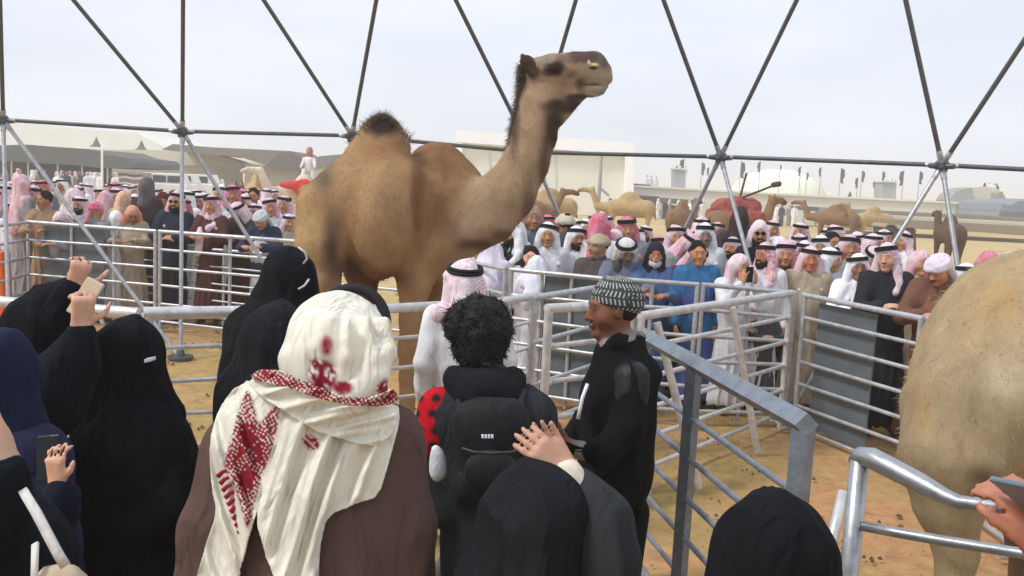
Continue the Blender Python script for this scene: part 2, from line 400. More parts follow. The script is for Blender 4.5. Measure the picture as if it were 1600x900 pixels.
# ------------------------------------------------------------------ ground
def make_ground():
    s = np.sign(np.linspace(-1, 1, 161)); t = np.abs(np.linspace(-1, 1, 161))
    a = s*(14*t+1300*t**5)
    ax = a; ay = a+8
    X, Y = np.meshgrid(ax, ay, indexing='ij'); pts = np.stack([X.ravel(), Y.ravel(), np.zeros(X.size)], 1)
    near = np.exp(-((pts[:, 0]/22)**2+((pts[:, 1]-8)/22)**2))
    pts[:, 2] = (.025*vnoise(pts, 2.2, 3)+.012*vnoise(pts, 7, 4))*near-.02
    n = len(a); i, j = np.meshgrid(np.arange(n-1), np.arange(n-1), indexing='ij'); b = (i*n+j).ravel()
    me = raw_mesh(pts, np.stack([b, b+n, b+n+1, b+1], 1), None, True)
    q = NB('sand_ground'); geo = q.n('ShaderNodeNewGeometry'); pos = geo.outputs['Position']
    base = q.ramp(q.noise(.55, 5, .6, vec=pos, dist=.6), [(.32, srgb(158, 140, 90)), (.44, srgb(178, 148, 98)), (.54, srgb(190, 152, 106)), (.7, srgb(194, 144, 104))])
    fine = q.ramp(q.noise(9, 7, .7, vec=pos), [(.3, (.78,)*3), (.7, (1.16,)*3)])
    dark = q.ramp(q.noise(3.1, 6, .7, vec=pos), [(.62, (1, 1, 1)), (.72, (.62, .55, .5))])
    near_c = q.mix(1.0, q.mix(1.0, base, fine, 'MULTIPLY'), dark, 'MULTIPLY')
    far = q.ramp(q.noise(.12, 6, .65, vec=pos, dist=.4), [(.35, srgb(178, 150, 104)), (.5, srgb(200, 174, 128)), (.68, srgb(186, 168, 110))])
    far = q.mix(1.0, far, q.ramp(q.noise(2.5, 5, .7, vec=pos), [(.3, (.86,)*3), (.7, (1.1,)*3)]), 'MULTIPLY')
    sp = q.n('ShaderNodeSeparateXYZ'); q.L(pos, sp.inputs[0])
    dd = q.math('POWER', q.math('ADD', q.math('POWER', sp.outputs[0], 2.0), q.math('POWER', sp.outputs[1], 2.0)), .5)
    f = q.ramp(q.math('DIVIDE', dd, 30.0), [(.35, (0, 0, 0)), (.6, (1, 1, 1))])
    vo = q.n('ShaderNodeTexVoronoi', feature='SMOOTH_F1'); vo.inputs['Scale'].default_value = 3.6; q.L(pos, vo.inputs['Vector'])
    h = q.bump(q.ramp(vo.outputs['Distance'], [(.12, (0, 0, 0)), (.34, (1, 1, 1))]), .8, .035); h = q.bump(q.noise(6, 8, .7, vec=pos), .6, .06, h); h = q.bump(q.noise(45, 5, .7, vec=pos), .5, .015, h)
    m = q.done(q.mix(f, near_c, far), .95, 0, h, .1)
    tag(link('ground', me, m), kind='structure')
    # trampled straw and pebbles in the pen
    r = np.random.RandomState(11); V = []; Fq = []; Fd = []
    for i in range(420):
        x = r.uniform(-5, 7); y = r.uniform(2.2, 12.5); s = r.uniform(.008, .024)
        for _ in range(r.randint(2, 6)):
            cx, cy = x+r.randn()*.05, y+r.randn()*.05; n = len(V)
            for k in range(5): V.append((cx+s*math.cos(k*1.257)*r.uniform(.7, 1.1), cy+s*math.sin(k*1.257)*r.uniform(.7, 1.1), .0))
            V.append((cx, cy, .01+s*.6)); Fd += [[n+k, n+(k+1) % 5, n+5] for k in range(5)]
    tag(link('dung_clods', pyd(V, Fd, True), plain('dung', 96, 76, 54, .95)), 'small dark clods and dung scattered over the pen floor', 'gravel', kind='stuff'); V = []
    for i in range(5200):
        x = r.uniform(-5, 7); y = r.uniform(2.2, 12.5); z = .02
        if i % 2:
            s = r.uniform(.004, .013); an = r.rand()*6.3; n = len(V)
            for k in range(4): V.append((x+s*math.cos(an+k*1.57)*r.uniform(.6, 1.2), y+s*math.sin(an+k*1.57)*r.uniform(.6, 1.2), z-.01))
            V.append((x, y, z+s*.25)); Fq += [[n+k, n+(k+1) % 4, n+4] for k in range(4)]
        else:
            L = r.uniform(.03, .09); an = r.rand()*6.3; n = len(V); dx, dy = math.cos(an)*L, math.sin(an)*L; wx, wy = -math.sin(an)*.004, math.cos(an)*.004
            V += [(x-wx, y-wy, z), (x+wx, y+wy, z), (x+dx, y+dy, z+.015)]; Fq.append([n, n+1, n+2])
    tag(link('straw_and_pebbles', pyd(V, Fq), plain('straw', 150, 128, 88)), 'scattered straw and small pebbles on the sandy pen floor', 'gravel', kind='stuff')
make_ground()

# ------------------------------------------------------------------ dome frame of steel struts
def make_dome():
    t = thing('dome_frame', 'open geodesic dome frame of grey steel struts arching over the camel pen', 'dome frame', (0, 9, 0))
    H = [P(5, 187, 10.5), P(285, 205, 10.6), P(550, 212, 10.7), P(830, 238, 10.6), P(1126, 245, 10.0), P(1472, 258, 8.8)]
    H = [P(-270, 170, 10.0)]+H+[P(1800, 275, 7.9)]
    U = [P(-260, -140, 8.6), P(-4, -143, 8.8), P(287, -192, 8.8), P(621, -184, 8.8), P(961, -208, 8.6), P(1362, -241, 8.0), P(1800, -240, 7.0)]
    B = [G(-260, 560), G(15, 560), G(282, 560), G(497, 549), G(738, 553), G(972, 557), G(1234, 645), G(1540, 700)]
    T = [P(x, -520, 6.2) for x in (40, 480, 900, 1400)]
    hubs = {}
    def pull(a, b, c=.09): return a+(b-a).normalized()*c
    def strut(a, b, ends=True, mt=M_STRUT): bar('strut', pull(a, b, .07), pull(b, a, .07), .0235, mt, t); \
        [bar('strut_end', pull(p, q_, .05), pull(p, q_, .15), .031, M_RAIL, t, .026) for p, q_ in ((a, b), (b, a))] if ends else None
    for i in range(len(H)-1): strut(H[i], H[i+1])
    for i in range(7):
        strut(H[i], U[i]); strut(H[i+1], U[i])
    for i in range(6): strut(U[i], U[i+1])
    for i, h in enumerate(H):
        strut(h, B[i], mt=M_STRUT_LIT)
        if i < 7: strut(h, B[i+1], mt=M_STRUT_LIT)
    for i in range(4):
        strut(U[i*2 if i < 3 else 6], T[i]); strut(U[min(i*2+1, 6)], T[i])
    for i in range(3): strut(T[i], T[i+1])
    pi = parent_inv(t)
    for p in H+U+T:
        m = MB(); m.tube((0, 0, -.075), (0, 0, .02), .05, .07, 12); m.tube((0, 0, .02), (0, 0, .05), .07, .045, 12)
        for k in range(6):
            a = k*math.pi/3; m.tube((.05*math.cos(a), .05*math.sin(a), -.01), (.13*math.cos(a), .13*math.sin(a), -.01), .03, .022, 8)
        o = m.build('hub', M_STRUT, t); o.location = pi @ p
    for b in B:
        m = MB().tube((b.x, b.y, .0), (b.x, b.y, .03), .14, .14, 12).tube((b.x, b.y, .03), (b.x, b.y, .1), .05, .04, 10)
        m.V = [tuple(pi @ Vector(v)) for v in m.V]; m.build('base_plate', M_STRUT, t)
make_dome()

# ------------------------------------------------------------------ corral panels
BOARD = plain('grey_board', 96, 103, 107, .7, .2, 3, bump=.12)
BOARD_W = plain('pale_board', 150, 156, 160, .7, .12, 2, bump=.05)
def panel(a, b, h, label, n=6, rr=.0185, rp=.022, mids=1, mat=None, board=None, top_r=None, group='steel livestock panels round the pen', zlow=.12, hb=None, sq=False, sag=0, diag=None, bmat=None):
    mat = mat or M_RAIL; a = Vector((a.x, a.y, 0)); b = Vector((b.x, b.y, 0))
    t = thing('livestock_fence', label, 'fence', tuple((a+b)/2), 0, group)
    hb = hb or h; top_r = top_r or rp; d = (b-a); nn = Vector((-d.y, d.x, 0)).normalized()
    if nn.y < 0: nn = -nn
    for p, hh in ((a, h), (b, hb)): bar('post', p-Vector((0, 0, .03)), p+Vector((0, 0, hh)), rp, mat, t, square=sq)
    for k in range(mids):
        f = (k+1)/(mids+1); p = a+d*f+nn*(rr+rp*.8); hh = h+(hb-h)*f
        bar('upright', p+Vector((0, 0, .02)), p+Vector((0, 0, hh-top_r*.6)), rp*.85, mat, t, square=sq)
    e = d.normalized()*rp*.6
    for k in range(n):
        f = k/(n-1); f2 = f**1.0
        z0 = zlow+(h-zlow)*f2; z1 = zlow+(hb-zlow)*f2; r_ = top_r if k == n-1 else rr
        A = a+e+Vector((0, 0, z0)); B_ = b-e+Vector((0, 0, z1))
        if k == n-1: A = a-e+Vector((0, 0, z0)); B_ = b+e+Vector((0, 0, z1))
        j = rng.uniform(-.006, .006)
        bar('top_rail' if k == n-1 else 'rail', A+Vector((0, 0, j)), B_+Vector((0, 0, -j)), r_, mat, t, square=sq)
    if mat is M_RAIL_W:
        for p, s_ in ((a, 1), (b, -1)):
            for k in range(n):
                z = zlow+((h if s_ > 0 else hb)-zlow)*k/(n-1)
                if k < n-1: bar('weld_collar', p+e*s_*.6+Vector((0, 0, z)), p+e*s_*2.6+Vector((0, 0, z)), rr*1.35, mat, t, rr*1.2)
    for p in (a, b):
        bar('foot', p-nn*.16+Vector((0, 0, .03)), p+nn*.16+Vector((0, 0, .03)), rp*.8, mat, t)
    if diag:
        for f0, f1, z0, z1, off in diag:
            bar('brace', a+d*f0+Vector((0, 0, z0))-nn*.05, a+d*f1+Vector((0, 0, z1))-nn*off, rp*1.05, M_RAIL_W, t)
    if board:
        for f0, f1, z0, z1 in board:
            c = a+d*((f0+f1)/2)+nn*(rp*2.4); m = MB(); pi = parent_inv(t)
            m.box((0, 0, 0), (d.length*(f1-f0), .012, z1-z0)); me = pyd(m.V, m.F)
            o = link('board', me, bmat or BOARD, t); o.matrix_basis = pi @ Matrix.Translation(c+Vector((0, 0, (z0+z1)/2))) @ Matrix.Rotation(math.atan2(d.y, d.x), 4, 'Z')
    return t
def TP(px, py, h): return G(px, py, h)
hF = 1.3
c0 = TP(-150, 372, hF); c1 = TP(44, 347, hF); c2 = TP(243, 361, hF); c3 = TP(470, 378, hF); c4 = TP(640, 392, hF); c5 = TP(790, 421, hF)
c6 = TP(940, 435, hF); c7 = TP(1090, 444, hF); c8 = TP(1242, 458, 1.25)
panel(c0, c1, hF, 'far corral panel at the left edge beside the orange barrier')
panel(c1, c2, hF, 'far corral panel with a grey board behind its rails at left', board=[(.1, .58, .12, 1.27)], mids=2, rp=.026, diag=[(.62, .42, .02, .7, .1)])
panel(c2+Vector((.06, 0, 0)), c3, hF, 'far corral panel in front of the man in navy with sunglasses', mids=1, rp=.026)
panel(c3+Vector((.06, 0, 0)), c4, hF, 'far corral panel seen between the legs of the brown camel')
panel(c4+Vector((.06, 0, 0)), c5, hF, 'far corral panel behind the brown camel\'s front legs', mids=1)
panel(c5+Vector((.06, 0, 0)), c6, hF, 'far corral panel with a dark grey board below the boy in the beige cap', board=[(.36, .97, .1, 1.27)], mids=2)
panel(c6+Vector((.06, 0, 0)), c7, hF, 'far corral panel before the man in the dark hood and blue robe')
panel(c7+Vector((.05, 0, 0)), c8, hF, 'far corral panel before the bareheaded man in the blue jumper', hb=1.25)
# a second run of the ring, a little behind at the left (its rails show between the first ones)
panel(c1+Vector((1.1, .55, 0)), c2+Vector((1.5, .15, 0)), 1.05, 'lower corral panel standing just behind the far fence at left', n=5, mids=2, rr=.014)
panel(c2+Vector((1.6, .1, 0)), c3+Vector((.6, .5, 0)), 1.12, 'lower corral panel just behind the far fence near the camel\'s rump', n=5, mids=2, rr=.014)
# right run
d1 = TP(1258, 462, 1.25); d2 = TP(1440, 497, 1.25); d3 = TP(1640, 560, 1.25)
panel(d1, d2, 1.25, 'corral panel at right with a tall grey board behind its rails', n=7, mids=0, rr=.017, rp=.024, zlow=.04, board=[(.1, .62, .06, 1.2)], bmat=BOARD)
panel(d2+Vector((.04, -.03, 0)), d3, 1.25, 'corral panel partly hidden behind the tan camel at right', n=7, mids=1, rr=.017, rp=.024, zlow=.04)
# inner run from the corner post toward the gate
e1 = TP(1236, 458, 1.25); e2 = TP(1002, 494, 1.25); e3 = TP(945, 447, 1.35); e4 = TP(832, 466, 1.35)
panel(e1, e2, 1.25, 'white inner corral panel running from the corner post toward the gate', n=6, rr=.019, rp=.028, mids=0, mat=M_RAIL_W, top_r=.032, diag=[(.50, .40, 1.22, .02, .25), (.95, .86, 1.2, .02, .35)])
panel(e2+Vector((-.05, .05, 0)), e4+Vector((.1, -.35, 0)), 1.33, 'inner corral panel behind the man in the patterned beanie', n=6, rr=.018, rp=.03, mids=0, mat=M_RAIL_W, top_r=.032, diag=[(.45, .62, 1.28, .02, .3), (.3, .15, 1.28, .02, .3)])
panel(e3, e4, 1.35, 'short inner corral panel left of the patterned beanie', n=5, rr=.016, mids=0, mat=M_RAIL)
# near run
hN = 1.36
f0_ = TP(-240, 452, hN); f1_ = TP(212, 488.5, hN); f2_ = TP(425, 487, hN); f3_ = TP(570, 483, hN); f4_ = TP(757, 473, hN); f5_ = TP(836, 462, hN)
panel(f0_, f1_, hN, 'near corral panel behind the raised arms at the left edge', n=8, rr=.012, rp=.03, mids=0, mat=M_RAIL_W, top_r=.03, zlow=.1)
panel(f1_+Vector((.06, 0, 0)), f2_, hN, 'near corral panel behind the black veiled woman at left', n=8, rr=.012, rp=.03, mids=0, mat=M_RAIL_W, top_r=.034, zlow=.1)
panel(f2_+Vector((.06, 0, 0)), f3_, hN, 'near corral panel behind the man in the white headscarf', n=8, rr=.012, rp=.03, mids=0, mat=M_RAIL_W, top_r=.03, zlow=.1)
panel(f3_+Vector((.06, 0, 0)), f4_, hN, 'near corral panel between the headscarf man and the curly haired man', n=8, rr=.012, rp=.03, mids=0, mat=M_RAIL_W, top_r=.028, zlow=.1)
panel(f4_+Vector((.05, 0, 0)), f5_, hN, 'short near corral panel right beside the curly haired man\'s shoulder', n=8, rr=.012, rp=.024, mids=0, mat=M_RAIL_W, top_r=.028, zlow=.1)
# blue grey gate swung toward the camera
def make_gate():
    h = 1.35; a = TP(1006, 524, h); b = TP(1256, 662, h); a = Vector((a.x, a.y, 0)); b = Vector((b.x, b.y, 0)); d = b-a
    t = thing('metal_gate', 'blue grey square tube gate swung open behind the veiled woman at bottom right', 'gate', tuple((a+b)/2))
    e = d.normalized()
    bar('top_rail', a+Vector((0, 0, h)), b+e*.02+Vector((0, 0, h)), .043, M_GATE, t, square=True)
    bar('bottom_rail', a+Vector((0, 0, .14)), b+Vector((0, 0, .14)), .034, M_GATE, t, square=True)
    for f, r_ in ((0, .04), (.42, .038), (1, .042)):
        p = a+d*f; bar('post', p+Vector((0, 0, .02)), p+Vector((0, 0, h-.02)), r_, M_GATE, t, square=True)
    for k in range(5):
        z = .36+k*.185; bar('rail', a+Vector((0, 0, z)), b+Vector((0, 0, z)), .013, M_GATE, t)
make_gate()
def make_front():
    h = 1.4; a = TP(1344, 712, h); a = Vector((a.x, a.y, 0))
    t = thing('bent_barrier', 'bent round tube barrier with dented top rail at the bottom right corner', 'barrier', tuple(a))
    pi = parent_inv(t)
    m = MB(); pts = [a+Vector((0, 0, -.02)), a+Vector((0, 0, .8)), a+Vector((0, 0, h-.012))]
    pts = [p if i == 0 else p for i, p in enumerate(pts)]
    m.path([pi @ p for p in pts], [.026, .026, .026], 14); m.build('post', M_FRONT, t, True)
    top = [P(1338, 722, 2.52), P(1346, 713, 2.5), P(1362, 716, 2.47), P(1400, 735, 2.42), P(1440, 756, 2.36), P(1478, 776, 2.3), P(1500, 785, 2.27), P(1560, 792, 2.2), P(1640, 802, 2.1), P(1900, 835, 1.9)]
    MB().path([pi @ p for p in top], [.024, .027, .03, .029, .027, .02, .018, .018, .018, .018], 14).build('top_rail', M_FRONT, t, True)
    lo = [P(1348, 822, 2.5), P(1400, 832, 2.44), P(1480, 846, 2.35), P(1580, 862, 2.24), P(1800, 895, 2.0)]
    MB().path([pi @ p for p in lo], .014, 12).build('rail', M_FRONT, t, True)
    for z in (.35, .62, .9):
        MB().path([pi @ (a+Vector((0, 0, z))), pi @ (a+Vector((.5, -.28, z-.01))), pi @ (a+Vector((1.1, -.62, z)))], .013, 10).build('rail', M_FRONT, t, True)
    q_ = P(1900, 835, 1.9); MB().tube(pi @ Vector((q_.x, q_.y, -.02)), pi @ q_, .024, k=12).build('post', M_FRONT, t, True)
    s = thing('fence_stake', 'short pale tilted post just left of the bent barrier', 'post', tuple(a+Vector((-.15, 0, 0))))
    p0 = P(1318, 768, 2.75); p1 = P(1286, 900, 2.65); dr = (p1-p0)
    m = MB().path([parent_inv(s) @ p for p in (p0, p0+dr*.5, p1, p1+dr*3.4)], .017, 10).build('pole', M_RAIL_W, s, True)
make_front()
def orange():
    t = thing('orange_barrier', 'orange plastic barrier standing at the far left edge', 'barrier', tuple(G(-22, 505)))
    pi = parent_inv(t); c = pi @ G(-22, 505)
    m = MB(); m.box((0, 0, .5), (.62, .22, .9), top=.9); m.box((0, 0, .04), (.66, .46, .1)); m.build('body', plain('orange_plastic', 226, 104, 48, .5, .08), t, bevel=.02)
    for z in (.35, .62): MB().box((0, -.115, z), (.4, .02, .09)).build('recess', plain('orange_dark', 196, 84, 38, .6), t)
orange()

# ------------------------------------------------------------------ far background
WHITE = plain('white_fabric', 232, 234, 226, .8, .05, .5)
CREAM = plain('cream_panel', 226, 226, 210, .8, .05, .3)
FRAMEW = plain('white_frame', 250, 250, 250, .7, .03, .5)
TENTK = plain('dark_tent_cloth', 92, 94, 92, .95, .15, .4)
TENTB = plain('brown_tent_cloth', 128, 118, 106, .95, .15, .4)
TAN = plain('beige_tent_cloth', 206, 200, 180, .9, .08, .3)
INNER = plain('tent_inside', 38, 36, 38, .95)
GREYB = plain('grey_wall', 158, 160, 160, .9, .1, .3)
WALLC = plain('pale_wall', 212, 208, 194, .9, .07, .15)
BROWNW = plain('mud_brown_wall', 140, 126, 104, .95, .15, .2)
def PX(pts, D): return [P(x, y, D) for x, y in pts]
def solidpx(name, mat, parent, pts, D, thick):
    pi = parent_inv(parent); m = MB().prism([pi @ p for p in PX(pts, D)], (0, thick, 0)); return m.build(name, mat, parent)
def gz(px, D):
    p = P(px, 300, D); return Vector((p.x, p.y, 0))
def ypx(px, D, z):
    """photo row of height z at column px, depth D"""
    lo, hi = -400, 900
    for _ in range(40):
        m = (lo+hi)/2
        if P(px, m, D).z > z: lo = m
        else: hi = m
    return lo
def bgthing(name, label, cat, px, D, group=None): return thing(name, label, cat, tuple(gz(px, D)), 0, group)
def base(px, D): return (px, ypx(px, D, 0.0))
# big white framed hall behind the camel's neck
D = 75
t = bgthing('exhibition_hall', 'large cream hall with thick white frame standing behind the camel\'s neck', 'building', 850, D)
solidpx('wall', CREAM, t, [(722, 218), (984, 238), base(984, D), base(722, D)], D, 16)
solidpx('frame', FRAMEW, t, [(712, 203), (990, 223), (990, 242), (712, 222)], D-.6, 17.5)
solidpx('frame', FRAMEW, t, [(712, 222.5), (722, 223.2), base(722, D-.6), base(712, D-.6)], D-.6, 17.5)
solidpx('frame', FRAMEW, t, [(977, 241.5), (990, 242.5), base(990, D-.6), base(977, D-.6)], D-.6, 17.5)
for x in (765, 815, 868): solidpx('joint', plain('joint', 206, 206, 192), t, [(x, 224+(x-722)*.073), (x+1, 224+(x-722)*.073), base(x+1, D-.05), base(x, D-.05)], D-.08, .05)
t2 = bgthing('lamp_post', 'slim grey lamp post leaning before the cream hall', 'lamp post', 940, 48)
pi = parent_inv(t2); MB().path([pi @ P(940, 240, 48), pi @ P(937, 290, 48), pi @ Vector((*gz(935, 48)[:2], 0))], [.07, .1, .12], 8).build('pole', GREYB, t2)
MB().path([pi @ P(937, 293, 48), pi @ P(952, 306, 48)], .07, 6).build('stay', GREYB, t2)
# long pale wall and what stands on it
D = 88
t = bgthing('long_wall', 'long low pale wall running behind the crowd on the right', 'wall', 1290, D)
solidpx('wall', WALLC, t, [(988, 291), (1262, 306), (1590, 322), base(1590, D), base(988, D)], D, 3)
solidpx('coping', CREAM, t, [(988, 289), (1262, 304), (1590, 320), (1590, 323), (1262, 307), (988, 292)], D-.25, 3.4)
for xa, xb, ya, yb in ((1034, 1086, 309, 317), (1256, 1296, 322, 329), (1316, 1388, 329, 334)):
    tt = bgthing('shade_canopy', f'dark canopy along the long wall, {"left of the dome strut" if xa < 1100 else ("below the right side of the white dome" if xa < 1300 else "left of the brown booth")}', 'canopy', (xa+xb)/2, 74)
    solidpx('roof', TENTK, tt, [(xa, ya), (xb, ya+(xb-xa)*.07), (xb, yb+(xb-xa)*.07), (xa, yb)], 74, 4)
    pi = parent_inv(tt)
    for x in (xa+1, (xa+xb)/2, xb-1):
        p = P(x, ya+4+(x-xa)*.07, 74.3); MB().tube(pi @ Vector((p.x, p.y, 0)), pi @ p, .08).build('post', GREYB, tt)
t = bgthing('terrace_wall', 'stepped brown terrace in front of the long wall on the right', 'wall', 1480, 66)
for ya, yb, dd, mt in ((334, 342, 66, BROWNW), (341, 349, 63, TAN), (347, 353, 60, BROWNW)):
    solidpx('step', mt, t, [(1300, ya-9), (1650, ya+9), (1650, yb+16), (1300, yb-2)], dd, 2.8)
for i, (xa, xb, ya, yb, mt, lab) in enumerate(((1054, 1071, 264, 296, GREYB, 'small grey tower on the long wall left of the steel strut'), (1379, 1400, 284, 312, GREYB, 'small grey tower on the wall below the flags at right'))):
    tt = bgthing('watch_tower', lab, 'tower', xa, 90)
    solidpx('wall', mt, tt, [(xa, ya), (xb, ya+1), base(xb, 90), base(xa, 90)], 90, 2); solidpx('parapet', WALLC, tt, [(xa-1, ya-2), (xb+1, ya-1), (xb+1, ya+1.5), (xa-1, ya+.5)], 89.8, 2.4)
tt = bgthing('cube_building', 'beige cube building at the right end of the wall', 'building', 1545, 92)
solidpx('wall', plain('beige_wall', 200, 196, 180), tt, [(1518, 294), (1535, 291), (1562, 296), base(1562, 92), base(1518, 92)], 92, 4)
solidpx('door', plain('door_grey', 168, 158, 134), tt, [(1549, 301), (1555, 301.5), (1555, 316), (1549, 315.5)], 91.9, .2)
solidpx('buttress', plain('grey_stone', 150, 142, 132), tt, [(1562, 301), (1566, 299), (1575, 316), (1572, 326), (1558, 324)], 91.5, 3)
tt = bgthing('grey_dome_tent', 'low rounded grey dome tent beside the beige cube building', 'tent', 1502, 91)
solidpx('shell', plain('grey_shell', 150, 148, 146), tt, [(1484, 313), (1488, 306), (1496, 299), (1508, 294.5), (1520, 293), (1520, 318), (1486, 318)], 91, 3)
tt = bgthing('grey_marquee', 'blue grey peaked marquee at the right edge', 'tent', 1585, 80)
solidpx('roof', plain('blue_grey_cloth', 128, 134, 144), tt, [(1560, 338), (1566, 318), (1578, 321), (1592, 314), (1650, 312), (1650, 345)], 80, 9)
solidpx('valance', plain('grey_dark_cloth', 98, 104, 112), tt, [(1566, 330), (1650, 334), (1650, 350), (1566, 345)], 79.6, 9)
# white dome
t = bgthing('white_dome', 'big smooth white dome with pointed shoulders behind the long wall', 'dome', 1215, 104)
c = gz(1212, 104); pxm = F/104
prof = [(0, 4.3), (1.2, 4.25), (2.6, 3.95), (3.8, 3.4), (4.8, 2.6), (5.4, 1.6), (5.7, .6), (5.8, -3)]
V = []; Fs = []; zt = P(1212, 309, 104).z
for r_, z in prof:
    for k in range(40): V.append((r_*math.cos(k*math.pi/20), r_*math.sin(k*math.pi/20), z+zt-1.0 if z > -2 else 0))
for i in range(len(prof)-1): Fs += [[i*40+k, (i+1)*40+k, (i+1)*40+(k+1) % 40, i*40+(k+1) % 40] for k in range(40)]
link('shell', pyd(V, Fs, True), plain('dome_white', 246, 246, 226, .6, .03, .2), t)
for k in range(8): 
    a = k*math.pi/4+.2; MB().path([(p[0]*1.008*math.cos(a), p[0]*1.008*math.sin(a), (p[1]+zt-1.0) if p[1] > -2 else 0) for p in prof], .03, 5).build('seam', plain('seam', 214, 214, 196), t)
# flags
ORD = 'first second third fourth fifth sixth seventh eighth ninth tenth eleventh twelfth thirteenth fourteenth fifteenth sixteenth seventeenth eighteenth nineteenth twentieth twenty-first'.split()
FL = [plain('flag_dark', 74, 82, 82), plain('flag_green', 66, 96, 78), plain('flag_brown', 104, 84, 78)]
flagl = [(1068, 249, 25), (1096, 254, 20), (1107, 262, 12), (1157, 253, 26), (1187, 253, 17), (1218, 258, 8), (1250, 261, 14), (1260, 270, 11), (1282, 262, 14), (1313, 263, 24), (1340, 278, 16), (1346, 267, 18), (1367, 282, 12), (1378, 268, 16), (1411, 267, 24), (1436, 268, 20)]
for i, (x, y, L) in enumerate(flagl):
    tt = bgthing('flag_pole', f'limp {("grey", "green", "brown")[i % 3]} flag, {ORD[i]} from left in the row above the long wall', 'flag', x, 96, 'flags along the long wall'); pi = parent_inv(tt)
    p = pi @ P(x, y-1, 96); MB().tube((p.x, 0, 0), (p.x, 0, p.z), .05, .03, 6).build('pole', GREYB, tt)
    s = 96/F; m = MB(); n = len(m.V); zt_ = p.z-.05
    cs = [(0, 0), (.30, -.1), (.36, -.5), (.22, -.75), (.30, -1.0), (.08, -.97), (.0, -.6)]
    m.prism([(p.x+a*L*s*.75*(1 if i % 2 else -1), -.06, zt_+b*L*s) for a, b in (cs if i % 2 else cs[::-1])], (0, .1, 0)); m.build('flag', FL[i % 3], tt)
# left marquee, tents
t = bgthing('white_marquee', 'long white marquee roofs behind the dark tent at far left', 'tent', 100, 105)
solidpx('roof', WHITE, t, [(-160, 178), (20, 190), (120, 201), (215, 208), (262, 232), (262, 258), (-160, 250)], 105, 20)
for x0, x1, y in ((-60, 4, 232), (10, 80, 236), (90, 150, 240), (170, 240, 246)): solidpx('wall_panel', CREAM, t, [(x0, y), (x1, y+3), base(x1, 104.8), base(x0, 104.8)], 104.5, .4)
for x, y, lab in ((155, 214, 'left of the two dark peaked tent tops before the white marquee'), (225, 219, 'right of the two dark peaked tent tops before the white marquee')):
    tt = bgthing('peaked_tent', lab, 'tent', x, 92); pi = parent_inv(tt); s = 92/F
    c = pi @ P(x, y, 92); m = MB(); prof = [(0, 0), (.2, .5), (.35, .85), (.65, 1.05), (3.1, 1.5)]
    k = 12; z0 = c.z; V = []; Fs = []
    for a, b in prof:
        for j in range(k): V.append((c.x+a*math.cos(j*6.2832/k), a*math.sin(j*6.2832/k), z0-b))
    for i in range(4): Fs += [[i*k+j, (i+1)*k+j, (i+1)*k+(j+1) % k, i*k+(j+1) % k] for j in range(k)]
    o = link('roof', pyd(V, Fs, True), TAN, tt); o2 = link('peak', pyd(V[:4*k], Fs[:3*k], True), TENTK, tt); o2.scale = (1.06, 1.06, 1.0); o2.location = (c.x*(1-1.06), 0, .02)
    for sx in (-2.9, 2.9):
        for sy in (-.9, .9): MB().tube((c.x+sx, sy, 0), (c.x+sx, sy, z0-1.5), .06).build('pole', WHITE, tt)
t = bgthing('black_tent', 'long low dark goat hair tent full of people in white at far left', 'tent', 60, 64)
solidpx('roof', TENTK, t, [(-150, 224), (0, 227), (45, 226), (80, 229), (140, 233), (165, 242), (200, 247), (208, 254), (208, 262), (150, 262), (120, 258), (80, 256), (0, 251), (-150, 246)], 62, 9)
solidpx('back_wall', INNER, t, [(-150, 240), (172, 255), base(172, 70), base(-150, 70)], 70.5, .3)
for x in (-80, 18, 44, 90, 128, 168):
    p = P(x, 252+(x > 100)*6, 62.4); pi = parent_inv(t); MB().tube(pi @ Vector((p.x, p.y, 0)), pi @ p, .06).build('pole', WALLC, t)
t = bgthing('beige_tent', 'long beige tent with flat pale roof behind the dark tent', 'tent', 250, 84)
solidpx('roof', TAN, t, [(150, 234), (235, 234), (330, 240), (372, 252), (380, 262), (150, 252)], 84, 9)
solidpx('wall_panel', plain('beige_side', 190, 186, 166), t, [(152, 252), (378, 262), base(378, 83.8), base(152, 83.8)], 84.4, .3)
t = bgthing('brown_tent', 'wide low brown grey tent behind the white vehicles', 'tent', 400, 78)
solidpx('roof', TENTB, t, [(252, 234), (270, 225), (330, 230), (455, 236), (475, 249), (470, 262), (415, 258), (370, 244), (340, 243)], 78, 9)
solidpx('dark_panel', plain('dark_roof', 96, 92, 90), t, [(415, 259), (437, 240), (456, 237), (476, 250), (472, 263)], 77.7, 5)
solidpx('wall_panel', plain('pale_side', 176, 168, 146), t, [(382, 256), (470, 263), base(470, 77.8), base(382, 77.8)], 79, .3)
t = bgthing('brown_tent', 'dark tent roof just right of the rider in white, by the camel\'s rump', 'tent', 520, 76)
solidpx('roof', plain('dark_tent_grey', 120, 114, 112), t, [(484, 250), (500, 244), (545, 240), (620, 246), (640, 262), (484, 262)], 76, 8)
solidpx('wall_panel', TAN, t, [(486, 262), (636, 264), base(636, 76), base(486, 76)], 76.3, .3)
t = bgthing('tent_pole', 'white pole standing in front of the dark tent', 'pole', 163, 50); pi = parent_inv(t); p = pi @ P(163, 231, 50)
MB().tube((p.x, 0, 0), (p.x, 0, p.z), .07, .06, 8).build('pole', FRAMEW, t); MB().tube((p.x, 0, p.z), (p.x, 0, p.z+.12), .1, .02, 8).build('cap', FRAMEW, t)
t = bgthing('striped_stall', 'low stall draped in striped rugs at the dark tent\'s right end', 'stall', 205, 58)
solidpx('cloth', plain('rug_grey', 150, 140, 134), t, [(184, 268), (222, 270), (224, 296), (186, 294)], 58, 1.5)
